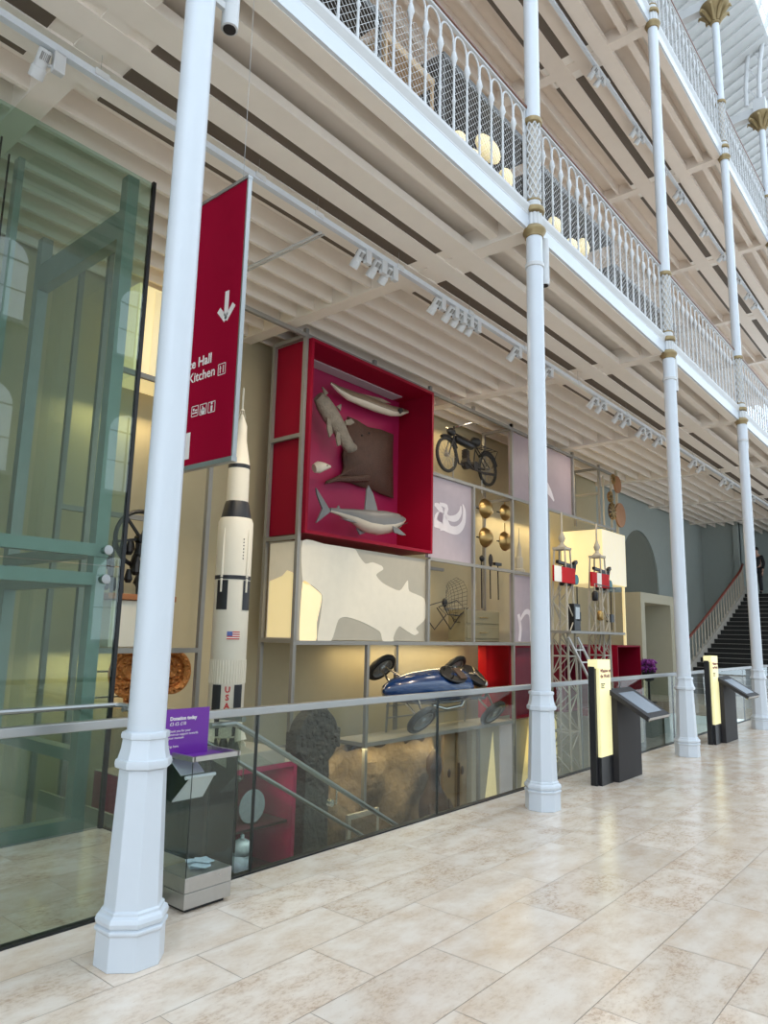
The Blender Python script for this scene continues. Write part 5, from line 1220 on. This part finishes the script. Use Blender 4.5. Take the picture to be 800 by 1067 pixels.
# copper disc sculpture
def discs():
    r = thing('disc_sculpture', 'tall kinetic sculpture of copper discs and gears above the yellow light box', 'sculpture', (-3.95, 18.6, 4.43))
    q = lambda u, v: (at(u, v, 0, -3.95).y-18.6, at(u, v, 0, -3.95).z-4.43)
    for k, (u, v, rd, m) in enumerate([(643, 505, 0.24, 'copper_plain'), (645, 537, 0.34, 'copper_plain'), (633, 518, 0.14, 'bronze'), (634, 533, 0.22, 'dark_wood'), (633.5, 500, 0.13, 'wrought')]):
        y, z = q(u, v); MB().lathe([(0.001, -0.02), (rd, -0.02), (rd, 0.02), (0.001, 0.03)], 28, axis='x', c=(0.03*k, y, z)).build('disc', m, r, smooth=True)
        if k >= 2: 
            g = MB()
            for j in range(12):
                t = 2*PI*j/12; g.bar((0.03*k+0.03, y, z), (0.03*k+0.03, y+rd*1.1*math.cos(t), z+rd*1.1*math.sin(t)), 0.03)
            g.build('gear_teeth', 'brass', r)
    f = MB()
    for u in (630, 638): y, z = q(u, 500); f.bar((-0.05, y, 0), (-0.05, y, 1.6), 0.04)
    y, z = q(643, 500); f.bar((-0.03, y, 0.0), (-0.03, y, 1.9), 0.06)
    f.build('frame', 'wrought', r)
M['copper_plain'] = mat('copper_plain', (0.42, 0.20, 0.09), 0.45, 0.5, var=0.15)
discs()

# ================================================================== LOWER LEVEL BEHIND THE BALUSTRADE
def rock():
    r = thing('stone_relief', 'big weathered brown stone relief on the lower wall behind the balustrade', 'stone relief', (-4.5, 9.3, -3.2))
    rnd = random.Random(11); N, K = 22, 16; v = []; f = []
    for i in range(N+1):
        for j in range(K+1):
            y, z = -1.85+3.3*i/N, 3.05*j/K; v.append((0.25+rnd.uniform(-0.05, 0.06)+0.12*math.sin(i*0.7)*math.cos(j*0.9), y, z+ (rnd.uniform(-0.05, 0.12) if j == K else 0)))
    for i in range(N):
        for j in range(K): o = i*(K+1)+j; f.append((o, o+K+1, o+K+2, o+1))
    o = len(v); v += [(-0.3, -1.85, 0), (-0.3, 1.45, 0), (-0.3, 1.45, 3.05), (-0.3, -1.85, 3.05)]
    f += [(o, o+1, o+2, o+3), (0, o, o+3, K), (N*(K+1)+K, o+2, o+1, N*(K+1)), tuple([K+(K+1)*i for i in range(N+1)][::-1])+(o+3, o+2), tuple([(K+1)*i for i in range(N+1)])+(o+1, o)]
    MB().add(v, f).build('face', 'brown_rock', r, smooth=True)
    fr = thing('picture_frame', 'pale framed panel low on the wall in front of the brown stone relief', 'frame', (-3.9, 8.5, -1.55))
    MB().box(0, 0.05, -0.35, 0.35, 0, 0.6).build('panel', 'stone_wall', fr); MB().box(0.05, 0.06, -0.28, 0.28, 0.07, 0.53).build('picture', 'brown_rock', fr)
    MB().box(-0.25, 0, -0.45, 0.45, -1.65, -0.01).build('stand', 'lower_floor', fr)
rock()
def figure_carving():
    p = at(452, 800, 0, -3.9)
    r = thing('wood_carving', 'dark carved wooden figure behind the balustrade below the blue car', 'carving', (-3.9, p.y, -3.2))
    MB().lathe([(0.22, 0), (0.24, 1.2), (0.2, 1.6), (0.26, 1.95), (0.24, 2.15), (0.12, 2.35), (0.09, 2.5), (0.14, 2.62), (0.13, 2.8), (0.05, 2.92), (0.001, 2.94)], 16).build('figure', 'dark_wood', r, smooth=True)
    MB().tube([(0.1, -0.24, 2.1), (0.24, -0.3, 1.8), (0.26, -0.08, 1.6)], 0.06, 8).tube([(0.1, 0.24, 2.1), (0.24, 0.32, 1.8), (0.26, 0.1, 1.55)], 0.06, 8).build('arms', 'dark_wood', r, smooth=True)
    MB().tube([(0.2, 0.42, 0.0), (0.2, 0.46, 2.7)], 0.025, 8).build('staff', 'dark_wood', r)
figure_carving()
for k, (y0, y1, m, l) in enumerate([(11.05, 11.42, 'timber', 'broad brown timber board behind the balustrade, left of the pale sail panel'), (11.5, 11.82, 'timber', 'narrow brown timber board beside the pale sail panel')]):
    r = thing('timber_board', l, 'board', (-4.2, y0, -3.2)); MB().box(-0.06, 0, 0, y1-y0, 0, 3.1).build('plank', m, r, bevel=0.006)
    MB().ball((0.0, (y1-y0)/2, 2.4), 0.02, 0.05, 0.08).build('knot', 'dark_wood', r)
def sail_panel():
    r = thing('light_box', 'pale lit panel with yellow sail shapes low behind the balustrade, left of the second column', 'light box', (-4.2, 12.0, -3.2))
    MB().box(-0.3, 0, 0, 2.9, 0, 3.15).build('panel', 'lit_grey', r)
    for a, b in ((0.35, 0.95), (1.75, 2.45)): MB().prism([(a, 1.3), (b, 1.3), ((a+b)/2+0.1, 3.0)], 'x', 0.001, 0.006).build('sail_shape', 'lit_warm', r)
    MB().box(0.001, 0.03, 1.0, 1.65, 1.2, 3.1).build('white_sheet', 'lilac_pale', r)
sail_panel()
lw = thing('light_box', 'bright yellow lit panel beside the foot of the second column', 'light box', (-3.9, 14.05, -1.0)); MB().box(-0.2, 0, 0, 0.9, 0, 1.0).build('panel', 'lit_bright', lw)
def yellow_sign():
    p = at(663, 742, 0, -4.2)
    r = thing('wall_panel', 'narrow yellow panel with dark squares seen right of the nearer kiosk', 'panel', (-4.2, p.y, -1.2)); 
    MB().box(-0.1, 0, -0.5, 0.5, 0, 2.0).build('panel', 'portal', r)
    for z in (1.1, 1.5): MB().box(0.001, 0.01, -0.22, 0.22, z, z+0.24).build('square', 'dark_panel', r)
yellow_sign()

# ================================================================== FAR END: PORTAL, STAIR, PERSON
def portal():
    X = -3.95; p0, p1 = at(667, 616, 0, X), at(701, 621, 0, X); y0, y1, zt = p0.y, p1.y, 3.03
    r = thing('entrance_portal', 'olive box-shaped doorway portal projecting from the far wall under the arch', 'portal', (X, (y0+y1)/2, 0))
    h = (y1-y0)/2; t = 0.3
    MB().box(BX-X+0.02, 0, -h, -h+t, 0, zt).build('side_panel', 'portal', r); MB().box(BX-X+0.02, 0, h-t, h, 0, zt).build('side_panel', 'portal', r)
    MB().box(BX-X+0.02, 0, -h+t, h-t, zt-0.28, zt).build('top_panel', 'portal', r)
    MB().box(-1.15, -1.10, -h+t, h-t, 0, zt-0.28).build('back_panel', 'wall_green', r)
    d = MB().box(-1.099, -1.06, -0.15, 0.55, 0, 2.05).build('door', 'wall_beige', r)
    MB().box(-1.059, -1.055, 0.1, 0.42, 0.1, 1.95).build('door_glass', 'black', d)
    MB().box(-1.05, -1.03, 0.8, 0.95, 1.2, 1.5).build('notice', 'black', r)
    MB().box(-0.4, -0.36, -0.6, -0.1, zt-0.42, zt-0.30).build('exit_sign', 'steel', r)
portal()
def flowers():
    p = at(675, 692, 0, -3.6)
    r = thing('flower_stand', 'purple flowers on a dark stand in front of the far portal', 'flowers', (-3.6, p.y, 0))
    MB().lathe([(0.2, 0), (0.2, 0.03), (0.03, 0.05), (0.03, 0.55), (0.14, 0.6), (0.18, 0.8), (0.16, 0.8), (0.1, 0.65)], 16).build('stand', 'black_metal', r, smooth=True)
    rnd = random.Random(4); m = MB(); g = MB()
    for k in range(70):
        a, q, z = rnd.uniform(0, 2*PI), 0.24*math.sqrt(rnd.random()), rnd.uniform(0.82, 1.12); x, y = q*math.cos(a), q*math.sin(a)
        m.ball((x, y, z), rnd.uniform(0.03, 0.06), n=7, m=4); g.bar((x*0.2, y*0.2, 0.75), (x, y, z), 0.008)
    m.build('blossoms', 'flower', r, smooth=True); g.build('stems', 'leaf', r)
flowers()
def stair_up():
    r = thing('grand_staircase', 'wide dark carpeted staircase rising at the far end of the hall', 'staircase', (-2.6, 24.6, 0))
    n = 22; rise = 3.5/n; run = rise/0.6
    hw = lambda y: 1.78-0.9*min(1, max(0, (y-0.3)/5.0))**0.8        # flares out at the foot
    cx = 0.0
    t = MB(); no = MB()
    for k in range(n):
        a, b = k*run, (k+1)*run+0.02; w = hw(a)
        t.box(-w, w, a, b, 0 if k < 3 else (k-2)*rise, (k+1)*rise)
        no.box(-w, w, a-0.012, a+0.045, (k+1)*rise-0.002, (k+1)*rise+0.012)
    t.build('treads', 'stair_dark', r); no.build('nosings', 'stair_nose', r)
    for s in (-1, 1):
        st = MB()
        N = 24; L = n*run
        for k in range(N):
            a, b = L*k/N, L*(k+1)/N
            st.add([(s*hw(a), a, max(0, a*0.6-0.25)), (s*(hw(a)+0.12), a, max(0, a*0.6-0.25)), (s*(hw(a)+0.12), a, a*0.6+0.30), (s*hw(a), a, a*0.6+0.30),
                    (s*hw(b), b, max(0, b*0.6-0.25)), (s*(hw(b)+0.12), b, max(0, b*0.6-0.25)), (s*(hw(b)+0.12), b, b*0.6+0.30), (s*hw(b), b, b*0.6+0.30)],
                   [(0, 1, 5, 4), (1, 2, 6, 5), (2, 3, 7, 6), (3, 0, 4, 7)]+([(3, 2, 1, 0)] if k == 0 else [])+([(4, 5, 6, 7)] if k == N-1 else []))
        st.build('stringer', 'stringer', r)
        bal = MB().tube([(s*(hw(y)+0.06), y, y*0.6+1.17) for y in [0.0+L*q/24 for q in range(25)]], 0.045, 8).build('handrail', 'mahogany', r, smooth=True)
        pb = None
        for k in range(26):
            y = 0.1+(L-0.2)*k/25; x = s*(hw(y)+0.06); z = y*0.6+0.30
            if pb is None: pb = MB().lathe([(0.03, 0), (0.035, 0.1), (0.02, 0.14), (0.032, 0.35), (0.02, 0.6), (0.03, 0.78), (0.03, 0.84)], 8).build('baluster', 'baluster_cream', bal, smooth=True); b = pb
            else: b = pb.copy(); C.objects.link(b); b.parent = bal
            b.location = (x, y, z)
        MB().box(s*(hw(0)+0.06)-0.07, s*(hw(0)+0.06)+0.07, -0.1, 0.04, 0, 1.3).build('newel_post', 'baluster_cream', bal)
    struct(MB().box(-3.75, 1.5, 24.6+n*run, 34, 3.35, 3.5), 'floor_upper_landing', 'stair_dark')
stair_up()
def person():
    px, py = at(789, 600, 1, 30.2).x, 30.2
    zf = math.floor(((30.2-24.6)/(3.5/22/0.6)))*(3.5/22)+3.5/22
    r = thing('person', 'person in a dark jacket and trousers walking down the far stairs', 'person', (px, py, zf+0.012))
    def skin(name, verts, edges, rad, m, root=0):
        me = bpy.data.meshes.new(name); me.from_pydata(verts, edges, []); o = bpy.data.objects.new(name, me); C.objects.link(o)
        sk = o.modifiers.new('s', 'SKIN'); sk.use_smooth_shade = True
        for i, q in enumerate(rad): me.skin_vertices[0].data[i].radius = q if isinstance(q, tuple) else (q, q)
        me.skin_vertices[0].data[root].use_root = True
        o.modifiers.new('d', 'SUBSURF').levels = 2
        bpy.context.view_layer.update()
        m2 = bpy.data.meshes.new_from_object(o.evaluated_get(bpy.context.evaluated_depsgraph_get())); bpy.data.objects.remove(o)
        m2.name = name; m2.materials.clear(); m2.materials.append(M[m])
        for p in m2.polygons: p.use_smooth = True
        o = bpy.data.objects.new(name, m2); C.objects.link(o); o.parent = r; return o
    # facing -y, one foot a step lower
    V = [(0, 0, 0.95), (0, 0, 1.18), (0, 0.01, 1.42), (0, -0.01, 1.52), (0, -0.02, 1.62), (0, -0.03, 1.74),
         (0.18, 0.01, 1.42), (0.24, 0.02, 1.15), (0.22, -0.08, 0.92), (0.215, -0.11, 0.82), (-0.18, 0.01, 1.42), (-0.24, 0.02, 1.15), (-0.22, -0.06, 0.92), (-0.215, -0.09, 0.82),
         (0.10, 0, 0.90), (0.11, -0.08, 0.48), (0.11, 0.02, 0.08), (0.11, -0.13, 0.05), (-0.10, 0, 0.90), (-0.11, -0.12, 0.50), (-0.11, -0.10, 0.08), (-0.11, -0.25, 0.05)]
    E_ = [(0, 1), (1, 2), (2, 3), (3, 4), (4, 5), (2, 6), (6, 7), (7, 8), (8, 9), (2, 10), (10, 11), (11, 12), (12, 13), (0, 14), (14, 15), (15, 16), (16, 17), (0, 18), (18, 19), (19, 20), (20, 21)]
    Rr = [0.13, 0.12, 0.13, 0.055, 0.095, 0.075, 0.055, 0.042, 0.032, 0.035, 0.055, 0.042, 0.032, 0.035, 0.085, 0.055, 0.04, 0.035, 0.085, 0.055, 0.04, 0.035]
    body = skin('body', V, E_, Rr, 'skin')
    jv = [0, 1, 2, 6, 7, 8, 10, 11, 12]; jm = {a: i for i, a in enumerate(jv)}
    skin('jacket', [V[0]]+[V[a] for a in jv[1:]], [(jm[a], jm[b]) for a, b in E_ if a in jm and b in jm], [0.16, 0.155, 0.165, 0.08, 0.065, 0.052, 0.08, 0.065, 0.052], 'jacket')
    tv = [0, 14, 15, 16, 18, 19, 20]; tm = {a: i for i, a in enumerate(tv)}
    skin('trousers', [V[a] for a in tv], [(tm[a], tm[b]) for a, b in E_ if a in tm and b in tm], [0.145, 0.11, 0.085, 0.07, 0.11, 0.085, 0.07], 'trousers')
    MB().ball((0, 0.0, 1.70), 0.105, 0.11, 0.10, 14, 8).build('hair', 'hair', r, smooth=True)
    MB().ball((0.035, -0.112, 1.665), 0.012).ball((-0.035, -0.112, 1.665), 0.012).build('eyes', 'black', r)
    MB().ball((0, -0.125, 1.635), 0.014, 0.02, 0.025).build('nose', 'skin', r, smooth=True)
    for s in (-0.11, 0.11): MB().ball((s, -0.12 if s > 0 else -0.2, 0.04), 0.05, 0.14, 0.05).build('shoe', 'black', r, smooth=True)
    h = MB()
    for s in (-1, 1):
        y0 = -0.12 if s > 0 else -0.10
        h.ball((s*0.215, y0, 0.78), 0.022, 0.04, 0.05)
        for q in range(4): h.tube([(s*0.215, y0-0.03+0.02*q, 0.75), (s*0.21, y0-0.035+0.02*q, 0.70-0.008*(q % 2)), (s*0.20, y0-0.03+0.02*q, 0.665)], [0.01, 0.009, 0.007], 6)
        h.tube([(s*0.21, y0-0.04, 0.79), (s*0.20, y0-0.06, 0.75), (s*0.195, y0-0.055, 0.72)], [0.011, 0.01, 0.008], 6)
    h.build('hands', 'skin', r, smooth=True)
person()

# ================================================================== THINGS ON THE LOWER GALLERY, SEEN THROUGH THE RAILING
ZD = Z1+0.30
def gallery_case(label, y0, y1, x1, h, m, lit=None):
    r = thing('display_case', label, 'display case', (x1, y0, ZD)); L = y1-y0
    MB().box(-0.7, 0, 0, L, 0, 0.45).build('base', m, r, bevel=0.01); MB().box(-0.7, 0, 0, L, h-0.1, h).build('canopy', m, r, bevel=0.01)
    MB().box(-0.7, -0.66, 0.0, L, 0.45, h-0.1).build('back_panel', m, r)
    for yy in (0.02, L-0.02): MB().box(-0.04, -0.01, yy-0.015, yy+0.015, 0.45, h-0.1).build('corner_post', m, r)
    if lit:
        for k, (y, z, a) in enumerate(lit): MB().ball((-0.2, y, z), 0.10, a, 0.16).build('lit_specimen', 'lit_bright', r, smooth=True)
M['tan'] = mat('tan', (0.55, 0.38, 0.22), 0.6)
gallery_case('dark display case behind the railing at the top edge of the photo', 3.7, 5.0, -0.8, 1.7, 'dark_panel')
gallery_case('tall tan display case behind the first stretch of gallery railing', 5.06, 5.95, -0.8, 1.55, 'tan')
gallery_case('dark display case of glowing yellow specimens left of the second column, on the gallery', 6.02, 8.3, -0.72, 1.95, 'dark_panel', [(0.62, 1.18, 0.14), (0.95, 1.12, 0.16), (1.3, 1.50, 0.28), (1.75, 1.30, 0.12)])
gallery_case('dark display case of glowing yellow specimens right of the second column, on the gallery', 8.5, 11.0, -0.72, 1.85, 'dark_panel', [(0.75, 1.30, 0.18), (1.35, 1.22, 0.2), (1.75, 1.42, 0.14)])
gallery_case('long dark display case behind the railing midway between the second and third columns', 11.2, 14.4, -0.75, 1.5, 'dark_panel')

# ================================================================== LAMPS
def spot(loc, target, power, size=60, col=(1.0, 0.82, 0.58), rad=0.08):
    d = bpy.data.lights.new('spot_beam', 'SPOT'); d.energy = power; d.spot_size = math.radians(size); d.spot_blend = 0.6; d.color = col; d.shadow_soft_size = rad
    o = bpy.data.objects.new('spot_beam', d); C.objects.link(o); o.location = loc
    o.rotation_euler = (Vector(target)-Vector(loc)).to_track_quat('-Z', 'Y').to_euler()
for y, tx, ty, tz, pw in ((4.0, -4.2, 4.8, 1.0, 130), (5.63, -3.6, 5.5, 1.5, 160), (5.95, -4.3, 8.2, 3.6, 55), (7.5, -4.2, 9.0, 4.4, 45), (7.9, -4.3, 11.0, 0.6, 220), (9.14, -4.3, 11.9, 3.4, 80), (10.2, -4.3, 11.9, 5.2, 60), (12.2, -3.4, 14.0, 2.2, 150), (14.5, -3.4, 15.8, 2.2, 150), (7.2, -3.6, 6.7, -0.5, 220), (11.5, -4.2, 9.5, -1.0, 300), (13.3, -4.2, 11.5, -1.0, 220)):
    spot((TX-0.12, y, TZ-0.28), (tx, ty, tz), pw)
def strip(loc, sy, power, sx=0.12, col=(1.0, 0.78, 0.42)):
    d = bpy.data.lights.new('case_and_fill_light', 'AREA'); d.shape = 'RECTANGLE'; d.size = sx; d.size_y = sy; d.energy = power; d.color = col
    o = bpy.data.objects.new('case_and_fill_light', d); C.objects.link(o); o.location = loc; return o
strip((-3.02, 5.2, 0.08), 1.6, 7, 0.05, (1.0, 0.97, 0.9)); strip((-3.04, 5.2, -0.56), 1.6, 4, 0.04, (1.0, 0.97, 0.9)); strip((-4.0, 9.5, -0.07), 3.0, 20); strip((-4.85, 11.7, 6.1), 2.6, 14); strip((-4.85, 11.0, 3.0), 1.3, 9); strip((-4.85, 12.5, 4.55), 1.3, 6); strip((-4.85, 11.0, 1.48), 4.0, 22); strip((-4.9, 15.5, 4.5), 3.5, 26); strip((-4.9, 17.2, 6.1), 1.5, 10); strip((-4.9, 4.7, 4.6), 1.3, 10); strip((-4.9, 4.7, 1.4), 1.3, 10)  # the strip under the car shelf is added fill for the lower level
# warm lamps along the upper gallery ceiling track
for y in (5.5, 8.5, 10.6, 12.5, 15.3, 18.5):
    spot((-1.2, y, Z2-0.4), (-3.5, y+0.5, ZD), 120, 110)
# downward area lights without fixtures, over the lower hall
for y in (6, 11, 16):
    d = bpy.data.lights.new('hall_area_light', 'AREA'); d.size = 1.0; d.energy = 25; d.color = (1, 0.9, 0.75)
    o = bpy.data.objects.new('hall_area_light', d); C.objects.link(o); o.location = (-2.2, y, -0.45) if False else (-3.0, y, 6.2);
